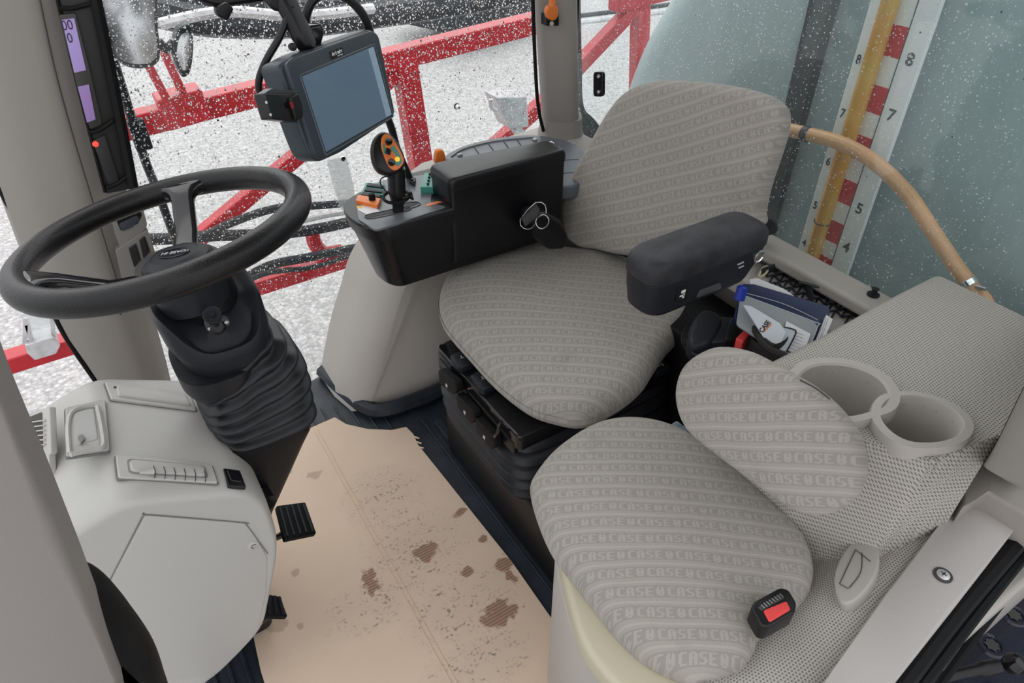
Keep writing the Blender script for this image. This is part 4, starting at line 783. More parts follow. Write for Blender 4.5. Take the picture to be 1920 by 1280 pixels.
obj('crease', cat_(beam(cr0 + sd * .006, cr1 + sd * .006, .0022, .0012), beam(cr0 - sd * .004, cr1 - sd * .004, .0022, .0012)), mat('crease_card', (.66, .50, .36), .8), mt, bevel=.0005)
obj('torn_edge', cat_(*[beam(atz(776 + 5 * k, 818 + 10 * k, .012), atz(786 + 4 * k, 822 + 9 * k, .016), .004, .002) for k in range(3)]), mat('crease_card', (.66, .50, .36), .8), mt)
# ================================================================== monitor with arm
Q_ = np.array([[.842, -.096, .531], [.539, .173, -.824], [-.013, .98, .197]]); mu, mv, mn = Q_[:, 0], Q_[:, 1], Q_[:, 2]
mc = V(.42719862, 1.23040336, .97291293); hn_ = .064
Mo = thing('display_monitor', 'dark slate touchscreen monitor mounted beside the right window', 'monitor', mc + V(0, 0, -.1))
mrec = lambda x0, x1, y0, y1, h, r, n=6: rpoly([mc + mu * a + mv * b + mn * h for a, b in ((x0, y0), (x1, y0), (x1, y1), (x0, y1))], r, n)
def mpx(l, h=0): return ps(l, mc + mn * h, mn)
ho = mpx([(519, 122), (560, 100), (692, 54), (706, 62), (712, 92), (737, 208), (734, 222), (640, 285), (598, 304), (582, 296), (568, 262)], -.004)
obj('monitor_housing', slab(rpoly(ho, .012), mn, .002, .045, .006, dn_r=.012), SLATE, Mo)
fr_ = rpoly(mpx([(531, 122), (548, 108), (694, 57), (706, 66), (737, 212), (730, 224), (600, 300), (586, 292)], .0), .010)
bz_ = obj('bezel', slab(fr_, mn, .006, .01, .004), SLATE, Mo)
obj('bezel_step', cat_(tube(mrec(-.109, .109, -.069, .067, .0062, .004, 3), .0014, 6, True, 0)), mat('step_grey', (.09, .11, .13), .35), bz_)
scn = obj('screen', slab(mrec(-.105, .105, -.064, .064, .0062, .001), mn, .0004, .002, .0002), SCREEN, Mo, label='blank grey-blue screen')
obj('toolbar', slab(mrec(.086, .104, -.063, .063, .0067, .001), mn, .0002, .0005, .0001), SCRBAR, scn)
for b in (.050, .028, -.004, -.034, -.053):
    if b == -.004: obj('toolbar_icon', tube([mc + mu * (.095 + .0055 * cos(t)) + mv * (b + .011 * sin(t)) + mn * .0072 for t in [2 * pi * k / 12 for k in range(12)]], .0005, 4, True, 2), GREYP, scn)
    else: obj('toolbar_icon', tube([mc + mu * (.095 + .005 * cos(t)) + mv * (b + .005 * sin(t)) + mn * .0072 for t in [2 * pi * k / 10 for k in range(10)]], .0005, 4, True, 2), GREYP, scn)
lb = obj('name_label', slab(mrec(-.021, .015, .0705, .083, .0066, .001), mn, .0006, .002, .0003), GLOSS, bz_, label='black name label')
text('label_lettering', 'Ag Leader', mc + mu * -.003 + mv * .078 + mn * .0073, mu, mv, .0085, WHITE, lb, bold=.03, sx=.85)
text('label_small_lettering', 'technology', mc + mu * .003 + mv * .0726 + mn * .0073, mu, mv, .0035, WHITE, lb)
bpx = lambda l, h: ps(l, mc + mn * h, mn)
br = obj('side_bracket', slab(rpoly(bpx([(492, 175), (552, 178), (556, 230), (506, 224)], .012), .002), mn, .004, .02, .002), GLOSS, Mo)
obj('bracket_top', slab(rpoly(bpx([(492, 176), (508, 165), (562, 172), (552, 182)], .010), .002), mn, .003, .014, .002), mat('bracket_sheen', (.05, .055, .065), .25), br)
obj('bracket_port', slab(rpoly(bpx([(540, 184), (556, 174), (566, 200), (566, 220), (552, 226)], .018), .004), mn, .004, .02, .003), BLACK, br)
obj('red_mark', boxc(bpx([(547, 197)], .0225)[0], mu * .003, mv * .005, mn * .0006), mat('dark_red', (.25, .01, .01), .4), br)
for x, y in ((499, 192), (507, 215)): obj('bracket_hole', cyl(bpx([(x, y)], .0155)[0], mn, .0022, .0008, 10), WHITE, br)
ba = mpx([(585, 85)], -.05)[0]
# ball arm
am = lambda px, py, k: aty(px, py, k)
pA_ = [aty(574, 92, 1.24), aty(560, 45, 1.25), aty(540, 8, 1.27), aty(530, -40, 1.29)]
A1, A2 = aty(576, 86, 1.235), aty(541, 14, 1.26)
ax = nrm(A2 - A1); u1, v1_, _ = frame_of(ax)
obj('clamp_arm', loft([ring_pts(A1 + ax * k, nrm(mu - ax * (mu @ ax)), np.cross(ax, nrm(mu - ax * (mu @ ax))), w_, .014, 20, 3) for k, w_ in ((-.006, .006), (.0, .016), (.02, .020), (.045, .017), (.07, .020), (.085, .016), (.09, .006))]), BLACK, Mo, ang=50)
obj('clamp_bolt', lathe(aty(549, 88, 1.222), (0, -1, .2), [(.0065, -.006), (.0065, .002), (.004, .003), (.0001, .003)], 16), BLACK, Mo)
obj('clamp_knob', slab(rpoly(ys([(576, 46), (600, 42), (604, 60), (598, 84), (584, 86), (576, 62)], 1.27), .004), (0, -1, 0), .012, .012, .005), GLOSS, Mo)
obj('mount_block', cat_(slab(rpoly(ys([(498, -30), (545, -30), (540, 18), (512, 20), (498, 8)], 1.27), .006), (0, -1, 0), .015, .02, .006), beam(aty(520, -10, 1.28), aty(520, -260, 1.30), .03, .03)), BLACK, Mo)
c_ = thing('monitor_cable', 'thick black cable looping over the monitor from behind its top', 'cable', aty(600, 40, 1.34)); CB = BLKST
obj('cable_sheath', tube([aty(x, y, 1.34) for x, y in [(572, 60), (575, 25), (590, -2), (620, -14), (655, 0), (682, 30), (694, 62)]], .0085, 10), BLACK, c_)
c_ = thing('monitor_cable', 'black cable bowing out left of the monitor into its side bracket', 'cable', aty(500, 120, 1.26))
obj('cable_sheath', tube([aty(x, y, 1.25) for x, y in [(545, 10), (528, 62), (500, 112), (487, 145), (486, 168), (496, 182)]], .0062, 10), BLACK, c_)
c_ = thing('monitor_cable', 'black cable hanging down from behind the monitor to the console', 'cable', aty(750, 270, 1.42))
obj('cable_sheath', tube([aty(x, y, 1.42) for x, y in [(722, 210), (734, 240), (745, 280), (762, 320), (775, 350)]], .0085, 10), BLACK, c_)
c_ = thing('overhead_cable', 'black overhead cable crossing the top edge left of the monitor arm', 'cable', aty(400, 5, 1.36))
obj('cable_sheath', tube([aty(x, y, 1.36) for x, y in [(350, -20), (400, 3), (450, 0), (510, -8)]], .008, 10), BLACK, c_)
obj('cable_clip', slab(rpoly(ys([(402, 12), (422, 2), (436, 14), (424, 38), (404, 28)], 1.35), .004), (0, -1, 0), .012, .012, .004), BLACK, c_)
# ================================================================== instrument strip on the front right post
I = thing('instrument_cluster', 'tall narrow black instrument cluster with lilac displays and red light on the front post', 'instrument panel', aty(190, 250, 1.49))
qi = lambda l, h=0: ys(l, 1.486 - h)
def isl(l, r, up, dn=.004, h=0, rr=.001): return slab(rpoly(qi(l, h), r), (0, -1, 0), up, dn, rr)
def rimf(l, r, up, m_, nm, par): return obj(nm, isl(l, r, up), m_, par)
obj('cluster_back', isl([(106, -30), (168, -30), (212, 180), (252, 352), (198, 362), (148, 170)], .004, .004), mat('cluster_face', (.012, .012, .013), .5), I)
obj('cluster_frame', cat_(tube(qi([(104, -30), (108, 0), (146, 160), (170, 256), (197, 360)], .005), .0035, 6), tube(qi([(174, -30), (180, 0), (214, 165), (250, 350)], .012), .010, 6)), BLACKM, I)
obj('cluster_shelf', cat_(tube(qi([(110, 16), (135, 16), (168, 8)], .010), .004, 6)), BLACKM, I)
obj('cluster_shelf', cat_(tube(qi([(168, 248), (186, 244), (212, 226)], .010), .004, 6)), BLACKM, I)
obj('cluster_shelf', cat_(tube(qi([(200, 352), (220, 344), (244, 326)], .010), .004, 6)), BLACKM, I)
pn = obj('display_unit', isl([(110, 26), (140, 22), (168, 130), (190, 230), (168, 240), (145, 165)], .004, .009), mat('display_grey', (.045, .045, .04), .35), I)
l1 = obj('display', isl([(115, 35), (138, 32), (160, 129), (138, 134)], .001, .0105), LCD, pn, label='lilac display with two digits')
obj('display', isl([(144.5, 160), (165.5, 155.5), (178, 221), (162, 227)], .001, .0105), LCD2, pn, label='violet lower display')
tu = pxdir(127, 60, 3, 14, aty(127, 60, 1.475), V(0, -1, 0))
text('digits', '00', aty(126, 48, 1.4752), V(1, 0, 0), V(.08, 0, 1), .022, mat('lcd_ink', (.03, .02, .06), .4), l1, sx=.8)
text('digits', '0', aty(131, 72, 1.4752), V(1, 0, 0), V(.08, 0, 1), .022, mat('lcd_ink', (.03, .02, .06), .4), l1, sx=.8)
wu_ = obj('warning_lamps', isl([(172, 262), (196, 250), (222, 335), (204, 345)], .003, .009), mat('lamp_grey', (.02, .02, .02), .4), I)
obj('red_lamp', lathe(aty(179, 270, 1.476), (0, -1, 0), [(.0052, 0), (.0052, .001), (.0001, .002)], 16), LED, wu_, label='lit red warning lamp')
Pk = thing('switch_pocket', 'small dark open pocket in the front post below the red warning lamp', 'pocket', aty(240, 420, 1.49))
obj('pocket_frame', slab(rpoly(qi([(205, 395), (262, 368), (276, 420), (272, 430), (228, 470), (216, 440)]), .004), (0, -1, 0), .003, .02, .002), mat('pocket_frame', (.2, .19, .175), .5), Pk)
obj('pocket_inside', slab(rpoly(qi([(212, 398), (258, 380), (266, 402), (258, 418), (226, 432)]), .004), (0, -1, 0), .0036, .003, .0006), BLACKM, Pk)
obj('pocket_tray', slab(rpoly(qi([(222, 418), (256, 402), (262, 410), (248, 424), (228, 432)]), .004), (0, -1, 0), .005, .003, .0006), SLATE, Pk)
Sk = thing('switch_block', 'pair of dark rocker switches in a beige panel low on the front post', 'switch', aty(260, 480, 1.48))
obj('switch_plate', slab(rpoly(qi([(216, 468), (276, 428), (290, 470), (286, 500), (240, 548), (228, 520)]), .004), (0, -1, 0), .004, .02, .002), mat('pocket_frame', (.2, .19, .175), .5), Sk)
for l in ([(240, 463), (254, 454), (264, 486), (251, 499)], [(260, 448), (270, 440), (281, 470), (268, 483)], [(246, 520), (256, 513), (262, 520), (256, 530)]):
    k_ = obj('rocker_switch', slab(rpoly(qi(l), .002), (0, -1, 0), .007, .003, .0015), GLOSS, Sk)
# grab boot beside the photographer
gb = thing('door_grab_handle', 'fat black rubber door pull curving out behind the near left post', 'handle', aty(220, 1180, .40))
obj('handle_grip', slab(spl(ys([(110, 1072), (140, 1074), (190, 1092), (240, 1138), (285, 1200), (308, 1260), (318, 1330), (240, 1400), (170, 1330), (110, 1200), (90, 1110)], .40), 50), (0, -1, 0), .03, .03, .028, k=7), BLACKM, gb, ang=180)
obj('red_edge', tube(ys([(190, 1225), (206, 1250), (224, 1285), (240, 1330)], .378), .0035, 6), mat('dark_red2', (.25, .02, .03), .5), gb)
# ================================================================== document bag by the rear wall
Bg = thing('document_bag', 'black fabric pouch full of folders between seat and rear wall', 'bag', atz(1470, 640, .40))
bo0 = zs([(1392, 548), (1440, 545), (1560, 598), (1562, 650), (1515, 690), (1440, 665), (1392, 620)], .56)
bo = spl(bo0, 48); bi = [p * 1 + nrm(np.mean(bo, 0) - p) * .006 for p in bo]
dn_ = lambda l, z, s: [V(*(np.mean(l, 0)[:2] + (p - np.mean(l, 0))[:2] * s), z) for p in l]
obj('pouch', loft([dn_(bo, .36, .8), dn_(bo, .50, .97), bo, [p + V(0, 0, .006) for p in bi], [p + V(0, 0, -.004) for p in dn_(bi, .55, .97)], dn_(bi, .40, .8)], cap=True), mat('bag_cloth', (.025, .022, .021), .85, bump=.5, bscale=300), Bg)
obj('front_hem', tube(zs([(1388, 574), (1404, 600), (1436, 648), (1480, 672), (1516, 690)], .60), .007, 8), mat('bag_cloth', (0, 0, 0)), Bg)
obj('carry_strap', tube(zs([(1392, 570), (1420, 570), (1452, 592), (1474, 622), (1474, 640), (1452, 652), (1432, 640)], .60), .010, 8, sq=.25), BLKST, Bg)
obj('side_piping', tube(zs([(1552, 590), (1575, 605), (1580, 630), (1560, 655)], .57), .006, 8), BLKST, Bg)
fn = nrm(V(-.35, -.35, .87))
def doc(name, lab, cat, l, d, th_, m_, r=.004, grp=None):
    p0 = D(1470, 610, d); t_ = thing(name, lab, cat, p0); P_ = rpoly(ps(l, p0, fn), r); obj('cover', slab(P_, fn, th_ / 2, th_ / 2, min(.0015, th_ * .3)), m_, t_); return t_, p0
t_, p0 = doc('binder', 'navy blue binder standing in the document pouch behind the grey folder', 'folder', [(1390, 536), (1412, 536), (1552, 578), (1554, 590), (1520, 672), (1470, 672), (1375, 600)], 1.345, .018, NAVY)
obj('spine_edge', tube(ps([(1394, 548), (1470, 570), (1534, 600)], p0 + fn * .0095, fn), .001, 5), GREYP, t_)
t_, p0 = doc('folder', 'open grey plastic folder with rounded corner in front of the navy binder', 'folder', [(1388, 553), (1525, 603), (1533, 612), (1508, 670), (1470, 668), (1380, 610)], 1.325, .006, GREYF, .008)
obj('folder_rim', tube(ps([(1390, 552), (1524, 602), (1533, 612), (1509, 668)], p0 + fn * .003, fn), .0012, 5, smooth=3), mat('rim_grey', (.5, .52, .54), .4), t_)
t_, p0 = doc('paper_sheet', 'white lined sheets lying in the grey folder', 'paper', [(1474, 602), (1520, 626), (1505, 668), (1462, 652)], 1.318, .003, PAPER, .001)
for k in range(7): obj('printed_line', tube(ps([(1486 - 2 * k, 620 + 6 * k), (1508 - 2 * k, 628 + 6 * k)], p0 + fn * .0018, fn), .0004, 4, smooth=2), mat('print_mauve', (.3, .25, .4), .6), t_)
t_, p0 = doc('brochure', 'pale brochure with dark lettering and orange bar at the front of the pouch', 'brochure', [(1393, 572), (1408, 574), (1462, 606), (1474, 624), (1462, 648), (1436, 640)], 1.305, .004, mat('brochure_white', (.62, .66, .70), .35), .002)
cx_ = onp(1434, 612, p0 + fn * .0022, fn); ux = pxdir(1434, 612, 10, -13, p0, fn)
text('brochure_lettering', 'CASE', cx_, ux, np.cross(fn, ux), .012, BLKST, t_, bold=.03)
obj('orange_bar', tube(ps([(1432, 622), (1446, 607)], p0 + fn * .0022, fn), .0012, 5, smooth=2), ORANGE, t_)
t_, p0 = doc('tablet', 'grey-white flat wallet with dark rounded border leaning on the lined sheets', 'wallet', [(1462, 612), (1488, 618), (1492, 626), (1474, 660), (1452, 652)], 1.308, .004, mat('wallet_grey', (.5, .54, .57), .4), .003)
obj('dark_border', tube(ps([(1470, 613), (1487, 617), (1492, 625), (1475, 658)], p0 + fn * .0025, fn), .0014, 5, smooth=3), SOFT, t_)
t_, p0 = doc('paper_stack', 'stack of white papers standing right of the navy binder', 'paper', [(1548, 592), (1560, 600), (1548, 630), (1530, 668), (1518, 668), (1532, 630)], 1.33, .012, PAPER, .001)
obj('sheet_edge', cat_(*[tube(ps([(1553 - 4 * k, 596), (1524 - 2 * k + 6, 664)], p0 + fn * .0064, fn), .0004, 4, smooth=2) for k in range(3)]), GREYF, t_)
t_, p0 = doc('envelope', 'crumpled white envelope behind the navy binder near the cord', 'envelope', [(1405, 524), (1420, 522), (1470, 542), (1490, 556), (1440, 552), (1408, 540)], 1.38, .004, PAPER, .002)
t_ = thing('blue_cap', 'small bright blue plastic cap under the armrest beside the binder', 'cap', atz(1386, 558, .66)); obj('cap_body', cyl(atz(1386, 562, .64), nrm(V(.3, .2, 1)), .010, .028, 14, .003), BLUE, t_); obj('cap_stem', cyl(atz(1384, 580, .58), nrm(V(.2, .1, 1)), .006, .05, 10), BLACK, t_)
nt_ = thing('storage_net', 'black mesh storage net stretched along the rear sill', 'net', atz(1520, 540, .58))
nm_ = []
for k in range(8):
    for j in range(4):
        ax_, ay_ = 1432 + 26 * k + 6 * j, 506 + 10 * k + 13 * j; nm_.append(tube(zs([(ax_, ay_), (ax_ + 13, ay_ - 3), (ax_ + 24, ay_ + 9)], .583), .0022, 5, smooth=2)); nm_.append(tube(zs([(ax_ + 13, ay_ - 3), (ax_ + 5, ay_ + 11)], .583), .0022, 5, smooth=2))
obj('netting', cat_(*nm_), BLKST, nt_)
obj('net_backing', slab(spl(zs([(1425, 505), (1500, 512), (1572, 545), (1596, 580), (1575, 612), (1548, 590), (1440, 548)], .565), 40), (0, 0, 1), .004, .012, .004), mat('net_dark', (.05, .043, .038), .8), nt_)
obj('net_strap', tube(zs([(1428, 510), (1460, 500), (1496, 508), (1516, 540), (1524, 562)], .60), .010, 8, sq=.3), BLKST, nt_)
obj('net_cord', tube(zs([(1500, 528), (1560, 545), (1600, 553), (1638, 552)], .612), .0028, 6), BLKST, nt_)
obj('net_cord', tube(zs([(1580, 540), (1612, 548), (1640, 546)], .618), .0024, 6), BLKST, nt_)
hk = thing('net_hook', 'round black knob on the rear sill holding the net cord', 'hook', atz(1637, 552, .628)); obj('hook_base', lathe(atz(1637, 553, .6275), (0, 0, 1), [(.012, 0), (.012, .003), (.006, .005), (.005, .012), (.008, .015), (.0001, .017)], 20), SOFT, hk)
cd = thing('cream_cord', 'cream coloured cord loop knotted behind the armrest by the net', 'cord', atz(1425, 515, .60)); obj('cord_strand', tube(zs([(1418, 545), (1422, 520), (1430, 503), (1440, 500), (1436, 512), (1424, 520), (1412, 524)], .60), .0028, 6), CORD, cd)
# ================================================================== fittings on glass and posts
def bolt_on(pos, lab, r, name='glass_bolt'):
    t_ = thing(name, lab, 'bolt', pos); obj('bolt_washer', lathe(pos, (0, -1, 0), [(r, 0), (r, .003), (r * .85, .005), (.0001, .005)], 20), BLACK, t_); obj('bolt_head', lathe(pos + V(0, -.004, 0), (0, -1, 0), [(r * .8, 0), (r * .75, .006), (r * .4, .011), (.0001, .012)], 20), CHROME, t_)
bolt_on(aty(856, 199, 1.695), 'round chrome bolt head on the side window glass above the control console', .0085)
hg = thing('window_hinge', 'black oblong hinge plate with two bolts on the rear corner glass', 'hinge', atx(1123, 180, 1.25))
obj('hinge_plate', slab(rpoly(xs([(1114, 134), (1132, 134), (1132, 181), (1114, 181)], 1.25), .011, 6), (-1, 0, 0), .004, .006, .003), GLOSS, hg)
for y in (143, 172): obj('hinge_bolt', lathe(atx(1123, y, 1.246), (-1, 0, 0), [(.006, 0), (.0055, .003), (.0001, .005)], 14), CHROME, hg)
hm = thing('emergency_hammer', 'orange emergency hammer clipped high on the rear corner post', 'hammer', aty(1036, 20, 1.56))
obj('hammer_holder', slab(rpoly(ys([(1022, 25), (1046, 25), (1046, 48), (1022, 48)], 1.545), .003), (0, -1, 0), .006, .02, .003), BLACK, hm)
obj('hammer_handle', cat_(slab(spl(ys([(1022, 20), (1028, 10), (1042, 10), (1044, 28), (1036, 38), (1026, 34)], 1.535), 20), (0, -1, 0), .008, .008, .004), tube(ys([(1034, 12), (1036, 0), (1034, -30)], 1.535), .009, 10)), ORANGE, hm)
obj('hammer_button', lathe(aty(1034, 44, 1.538), (0, -1, 0), [(.006, 0), (.005, .004), (.0001, .005)], 14), CREAM, hm)
cb = thing('reflection_plate', 'translucent plate imitating a reflection in the side window below the monitor', 'bracket', aty(635, 350, 1.66))
obj('reflection_sheet', slab(rpoly(ys([(612, 300), (648, 292), (662, 345), (668, 385), (640, 395), (625, 350)], 1.67), .006), (0, -1, 0), .004, .004, .002), CLEARP, cb)  # reflection in the window glass, modelled as a see-through plate
obj('plate_bolt', lathe(aty(643, 297, 1.664), (0, -1, 0), [(.007, 0), (.006, .003), (.0001, .004)], 14), CHROME, cb)
# ================================================================== outside: boom frame, mirrors, hoses, tank
YB = 3.0
Bm = thing('sprayer_boom', 'folded red steel sprayer boom frame outside the right window', 'boom', aty(500, 500, YB))
def rb(a, b, w_=.09, h=.09, ya=YB, yb=YB, nm='beam', m_=RED): return obj(nm, beam(aty(*a, ya), aty(*b, yb), w_, h), m_, Bm, bevel=.008)
rb((180, 251), (1060, 28), .09, .088); rb((1150, 5), (1420, -60), .09, .088)
rb((755, 105), (792, 330), .10, .10); rb((1203, -60), (1192, 330), .075, .085)
rb((370, 448), (745, 135), .07, .062); rb((920, 280), (1030, 182), .07, .07); rb((1060, 150), (1215, -14), .07, .07)
rb((-60, 702), (760, 448), .09, .075); rb((306, 95), (358, 208), .032, .03, 2.9, 2.9); rb((276, 118), (326, 212), .030, .03, 2.9, 2.9)
rb((300, 210), (382, 188), .12, .12, 2.95, 2.95, 'joint_plate'); rb((205, 235), (225, 262), .1, .1)
obj('curved_bracket', tube([aty(x, y, YB) for x, y in [(585, 430), (590, 455), (608, 474), (640, 470)]], .035, 8), RED, Bm)
obj('bracket_tab', boxc(aty(535, 508, YB), V(.03, 0, 0), V(0, .02, 0), V(0, 0, .03)), RED, Bm, bevel=.005)
def pipe(lab, l, r, y, m_=BLKST, nm='boom_hose'):
    t_ = thing(nm, lab, 'hose', aty(*l[len(l) // 2], y)); obj('hose_body', tube([aty(a, b, y) for a, b in l], r, 8), m_, t_)
pipe('thick black hose running level behind the top right of the steering wheel', [(180, 450), (300, 448), (400, 442), (520, 438), (600, 428), (700, 405)], .026, 2.9)
pipe('black hose arching over the level hose behind the wheel rim', [(388, 440), (440, 415), (520, 390), (600, 385), (700, 376)], .018, 2.8)
pipe('grey pipe above the level hose near the console', [(560, 415), (620, 402), (700, 390)], .014, 2.88, ALU)
pipe('black hose lying along the lower red beam', [(300, 590), (420, 545), (500, 500), (580, 482), (680, 462)], .022, 2.88)
pipe('thin black hose sagging over the lower red beam', [(440, 540), (500, 512), (590, 500), (680, 470)], .012, 2.80)
YF = 4.6
pipe('wide dark folded boom tube curving across the top of the window', [(280, 20), (400, 42), (560, 44), (700, 28), (860, 6), (1000, -20)], .085, YF, nm='folded_boom_tube')
pipe('upper dark folded boom tube at the top edge of the window', [(280, -10), (420, 10), (600, 14), (780, -4), (900, -20)], .06, YF + .35, nm='folded_boom_tube')
pipe('pale lower boom tube under the dark folded tubes', [(300, 45), (420, 22), (560, 30), (700, 16)], .03, YF - .3, ALU, nm='folded_boom_tube')
pipe('long pale boom tube crossing behind the top of the rear corner post', [(1085, 42), (1200, 28), (1320, 12)], .03, 6.5, ALU, nm='folded_boom_tube')
pipe('dark boom tube crossing beneath the pale one behind the rear corner post', [(1085, 30), (1200, 16), (1320, 0)], .025, 6.6, nm='folded_boom_tube')
# mirrors
def mirror(lab, l, y, th_, nrm_=(0, -1, 0), inset=.87):
    t_ = thing('side_mirror', lab, 'mirror', aty(*np.mean(l, 0), y)); P_ = spl(ys(l, y), 48); c = np.mean(P_, 0)
    obj('mirror_housing', slab(P_, nrm_, .01, th_, .008, dn_r=th_ * .5), BLKST, t_); obj('mirror_glass', slab([c + (p - c) * inset for p in P_], nrm_, .0115, .002, .0006), LENS, t_); return t_
t_ = mirror('large rain covered wing mirror at the top left of the window', [(168, -70), (172, 10), (196, 80), (226, 118), (262, 128), (294, 118), (300, 90), (294, 40), (286, -70)], 1.95, .05)
obj('mirror_arm', tube([aty(x, y, 2.0) for x, y in [(296, 78), (312, 92), (326, 80)]], .012, 8), BLKST, t_)
t_ = mirror('small slim wide-angle mirror right of the large wing mirror', [(330, 60), (345, 46), (358, 50), (362, 90), (356, 132), (345, 144), (336, 136), (324, 100)], 1.98, .05, inset=.72)
wp_ = thing('wiper_arm', 'black wiper arm running down outside the window beside the front post', 'wiper', aty(250, 250, 1.78))
obj('wiper_blade', tube([aty(x, y, 1.76) for x, y in [(172, -30), (206, 90), (240, 200), (272, 300), (300, 370), (336, 470)]], .010, 8), BLKST, wp_)
obj('wiper_joint', boxc(aty(262, 252, 1.76), V(.018, 0, 0), V(0, .012, 0), V(0, 0, .035)), BLKST, wp_, bevel=.004)
obj('wiper_rod', tube([aty(x, y, 1.77) for x, y in [(255, 262), (272, 310), (284, 340)]], .003, 6), BLKST, wp_)
sb = thing('silver_box', 'silver metal box on the boom frame outside behind the glass bolt', 'box', aty(955, 215, 2.8))
obj('box_body', slab(rpoly(ys([(926, 180), (984, 178), (988, 236), (952, 240)], 2.8), .01), (0, -1, 0), .02, .10, .008), ALU, sb)
obj('box_bracket', cat_(tube([aty(x, y, 2.78) for x, y in [(920, 186), (922, 200), (930, 206)]], .012, 8), beam(aty(965, 238, 2.8), aty(975, 250, 2.8), .05, .04)), ALU, sb)
wl = thing('work_light_bracket', 'silver folded metal bracket hanging outside the front glass left of the post', 'bracket', aty(80, 630, 2.9))
obj('bracket_cheek', slab(rpoly(ys([(40, 590), (62, 560), (100, 590), (104, 650), (70, 668), (48, 650)], 2.90), .006), (0, -1, 0), .004, .004, .002), CLEARP, wl)
obj('bracket_shelf', slab(rpoly(ys([(46, 640), (98, 625), (112, 640), (104, 656), (64, 668), (50, 655)], 2.9), .004), (0, -1, 0), .03, .06, .003), ALU, wl)
obj('bracket_strut', cat_(beam(aty(48, 596, 2.9), aty(46, 644, 2.9), .015, .015), beam(aty(98, 590, 2.9), aty(100, 630, 2.9), .015, .015), beam(aty(50, 608, 2.9), aty(60, 640, 2.9), .015, .015)), ALU, wl)
# distant trailer
tr = thing('parked_trailer', 'distant parked trailer with pale wheels at the top edge of the yard', 'trailer', atz(850, 22, -1.3))
def wheel(px, py, r): 
    c = atz(px, py + 12, -1.3) + V(0, 0, r); obj('tyre', lathe(c, (-.4, -1, 0), [(.01, -.08), (r, -.08), (r * 1.02, 0), (r, .08), (r * .55, .085), (.01, .06)], 24), TYRE, tr); obj('wheel_disc', lathe(c + nrm(V(-.4, -1, 0)) * .08, (-.4, -1, 0), [(r * .62, 0), (r * .5, .03), (.01, .01)], 20), WHITE, tr, label='pale wheel disc')
wheel(848, 22, .24); wheel(820, 16, .24); wheel(905, 22, .26); wheel(960, 20, .22)
obj('trailer_bed', boxc(atz(900, 8, -.95), V(1.1, .3, 0), V(-.2, .6, 0), V(0, 0, .12)), BLKST, tr, bevel=.02)
obj('drawbar', beam(atz(745, 42, -1.15), atz(800, 20, -1.1), .06, .06), BLKST, tr)
# tank
Tk = thing('spray_tank', 'huge rounded grey-green poly spray tank filling the rear window', 'tank', (2.0, .6, -1.3))
to = spl([V(1.75, 1.68, .98), V(1.75, 1.84, .70), V(1.75, 1.90, .40), V(1.75, 1.92, 0), V(1.75, 1.88, -.7), V(1.75, 1.2, -1.1), V(1.75, -.9, -1.1), V(1.75, -1.2, -.6), V(1.75, -1.2, .9), V(1.75, -.7, 1.45), V(1.75, .9, 1.50), V(1.75, 1.4, 1.28)], 96)
obj('tank_shell', slab(to, (-1, 0, 0), .21, 1.2, .15, .05, k=8, center=V(1.75, .5, .1)), TANK, Tk, ang=180)
obj('tank_band', slab(rpoly([atx(1537, -10, 1.545) + V(0, .02, .40), atx(1576, -10, 1.545) + V(0, .02, .40), atx(1508, 219, 1.545), atx(1462, 394, 1.545), atx(1440, 480, 1.545) + V(0, 0, -.5), atx(1402, 480, 1.545) + V(0, 0, -.5), atx(1428, 394, 1.545), atx(1471, 219, 1.545)], .004), (-1, 0, 0), .012, .05, .006), BLKST, Tk, label='dark retaining band')
XB = 1.50
bz0 = [atx(1655, 0, XB), atx(1768, 0, XB)]
yL, yR = bz0[0][1], bz0[1][1]
yD_ = atx(1722, 0, XB)[1]; yD2 = atx(1558, 499, XB)[1]; yR2 = atx(1588, 512, XB)[1]; yL2 = atx(1499, 478, XB)[1]
yD_, yR, yL = (yD_ + yD2) / 2, (yR + yR2) / 2, (yL + yL2) / 2 + .018
bd = obj('level_board', box(XB, XB + .012, yR, yL, -.25, 1.45), SCALEW, Tk, bevel=.002, label='white level board')
ytc = (atx(1682, 10, XB - .02)[1] + atx(1527, 460, XB - .02)[1]) / 2 + .001
def zat(py, y): # height on the board where image row py crosses the line y
    z = 0.0
    lo, hi = -.5, 1.6
    for _ in range(40):
        z = (lo + hi) / 2; q_ = V(XB, y, z) - CAM; r_ = 640 - FPX * (q_ @ UU) / (q_ @ FF)
        if r_ > py: lo = z
        else: hi = z
    return z
ym = (ytc + yD_) / 2
for a, b in ((48, 107), (162, 212), (256, 300), (339, 381), (416, 453), (481, 515)):
    z1, z0 = zat(a, ym), zat(b, ym); obj('red_block', box(XB - .0008, XB, yD_, ytc + .002, z0, z1), SCALER, bd, smooth=False)
obj('board_seam', box(XB - .001, XB, yD_ - .0015, yD_ + .0005, -.2, 1.42), DARKB, bd, smooth=False)
for s_, px, py in (('8', 1703, 112), ('7', 1667, 216), ('6', 1636, 307), ('5', 1607, 390), ('4', 1585, 463)):
    text('scale_figure', s_, atx(px, py, XB - .001) * V(1, 0, 1) + V(0, (yD_ + yR) / 2, 0), V(0, -1, 0), V(0, 0, 1), .036, BLKST, bd, bold=.02)
for s_, py in (('8', 112), ('7', 213), ('6', 303), ('5', 385), ('4', 455)):
    y = yL - .013; text('scale_figure', s_, V(XB - .001, y, zat(py, y)), V(0, -1, 0), V(0, 0, 1), .028, BLKST, bd, bold=.02, sx=.8)
obj('sight_tube', tube([V(XB - .02, ytc + .006, z) for z in (-.2, .2, .6, 1.0, 1.42)], .0185, 14), POLEY, Tk, label='amber sight tube')
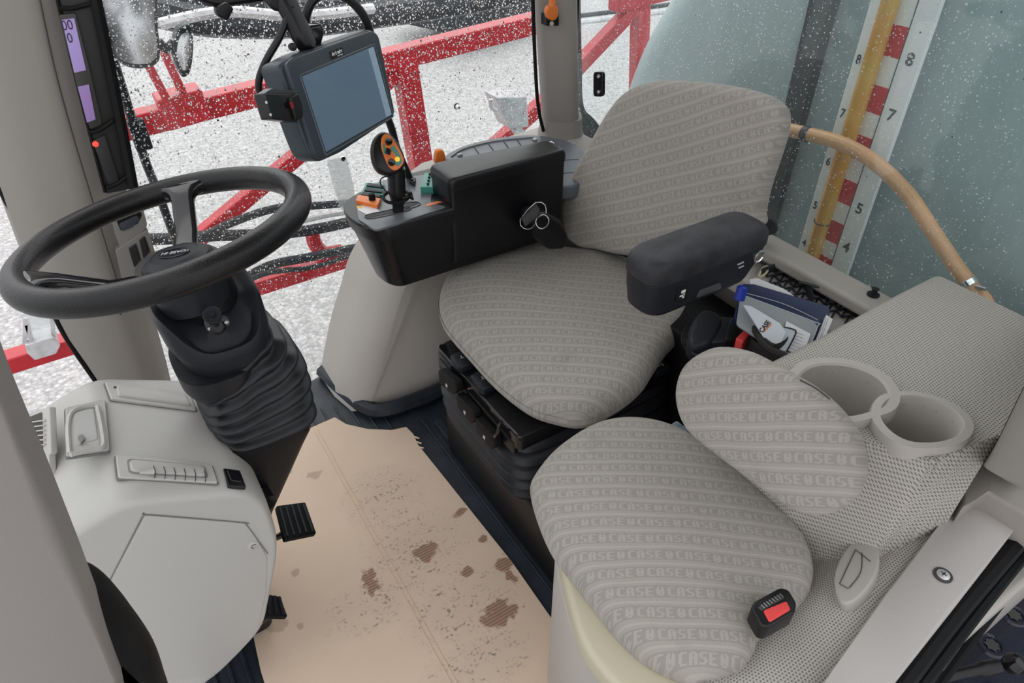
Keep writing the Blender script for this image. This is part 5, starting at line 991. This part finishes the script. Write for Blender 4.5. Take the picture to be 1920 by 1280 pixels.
obj('tube_clip', tube([V(XB - .02 + .020 * cos(t), ytc + .006 + .020 * sin(t), zat(414, ytc)) for t in [2 * pi * k / 10 for k in range(10)]], .0015, 6, True, 3), DARKB, Tk)
hs = thing('suction_hose', 'tan rubber hose arching down outside the rear window in front of the tank', 'hose', atx(1700, 370, 1.40))
hp = [V(1.60, 1.35, .55), V(1.46, 1.27, .61)] + [atx(x, y, 1.39) for x, y in [(1380, 228), (1450, 238), (1518, 252), (1580, 270), (1640, 304), (1700, 362), (1745, 428), (1790, 496), (1822, 540), (1850, 590)]] + [V(1.42, .42, .40), V(1.52, .38, .34), V(1.62, .36, .30)]
obj('hose_body', tube(hp, .0155, 16), HOSE, hs)
i_ = atx(1512, 251, 1.39); d_ = nrm(atx(1540, 257, 1.39) - atx(1490, 246, 1.39)); obj('hose_strap', lathe(i_ - d_ * .009, d_, [(.0165, 0), (.018, .002), (.018, .016), (.0165, .018)], 20), BLKST, hs)
i_ = atx(1815, 530, 1.39); d_ = nrm(atx(1822, 540, 1.39) - atx(1790, 496, 1.39)); cl = obj('hose_clamp', lathe(i_ - d_ * .006, d_, [(.0165, 0), (.0178, .001), (.0178, .012), (.0165, .013)], 24), CHROME, hs, label='chrome hose clamp')
obj('clamp_screw', cyl(i_ + V(-.01, -.02, .006), (0, -1, .2), .004, .018, 10), CHROME, cl)
# black step plate and strut outside the doorway
sp_ = thing('step_plate', 'glossy black metal plate with star shaped drain holes outside the door frame', 'step', atz(1850, 1180, .33))
pl2 = zs([(1915, 1060), (1990, 1090), (2020, 1360), (1730, 1360), (1772, 1290), (1800, 1240)], .34)
obj('plate', slab(rpoly(pl2, .006), (0, 0, 1), .004, .02, .003), BPAINT, sp_)
for px, py, s_ in ((1901, 1152, 1), (1860, 1209, 1)):
    c = atz(px, py, .3455); obj('raised_ring', lathe(c, (0, 0, 1), [(.022, -.002), (.019, .002), (.014, .001), (.013, -.001)], 28), BPAINT, sp_)
    obj('star_hole', prism([c + V(cos(t) * r_, sin(t) * r_, .0005) for t, r_ in [(2 * pi * k / 14, .012 if k % 2 else .0085) for k in range(14)]], V(0, 0, .0004)), DARKB, sp_, smooth=False)
st2 = thing('gas_strut', 'black gas strut with ball end at the bottom right corner', 'strut', atz(1850, 1255, .40))
obj('strut_rod', tube(zs([(1660, 1310), (1760, 1272), (1870, 1248)], .40), lambda t: .008 if t < .8 else .011, 12), BLACK, st2)
obj('ball_end', lathe(atz(1902, 1243, .39), (.2, -.3, 1), [(.012, -.012), (.016, 0), (.012, .012), (.006, .016), (.0001, .017)], 20), GLOSS, st2)
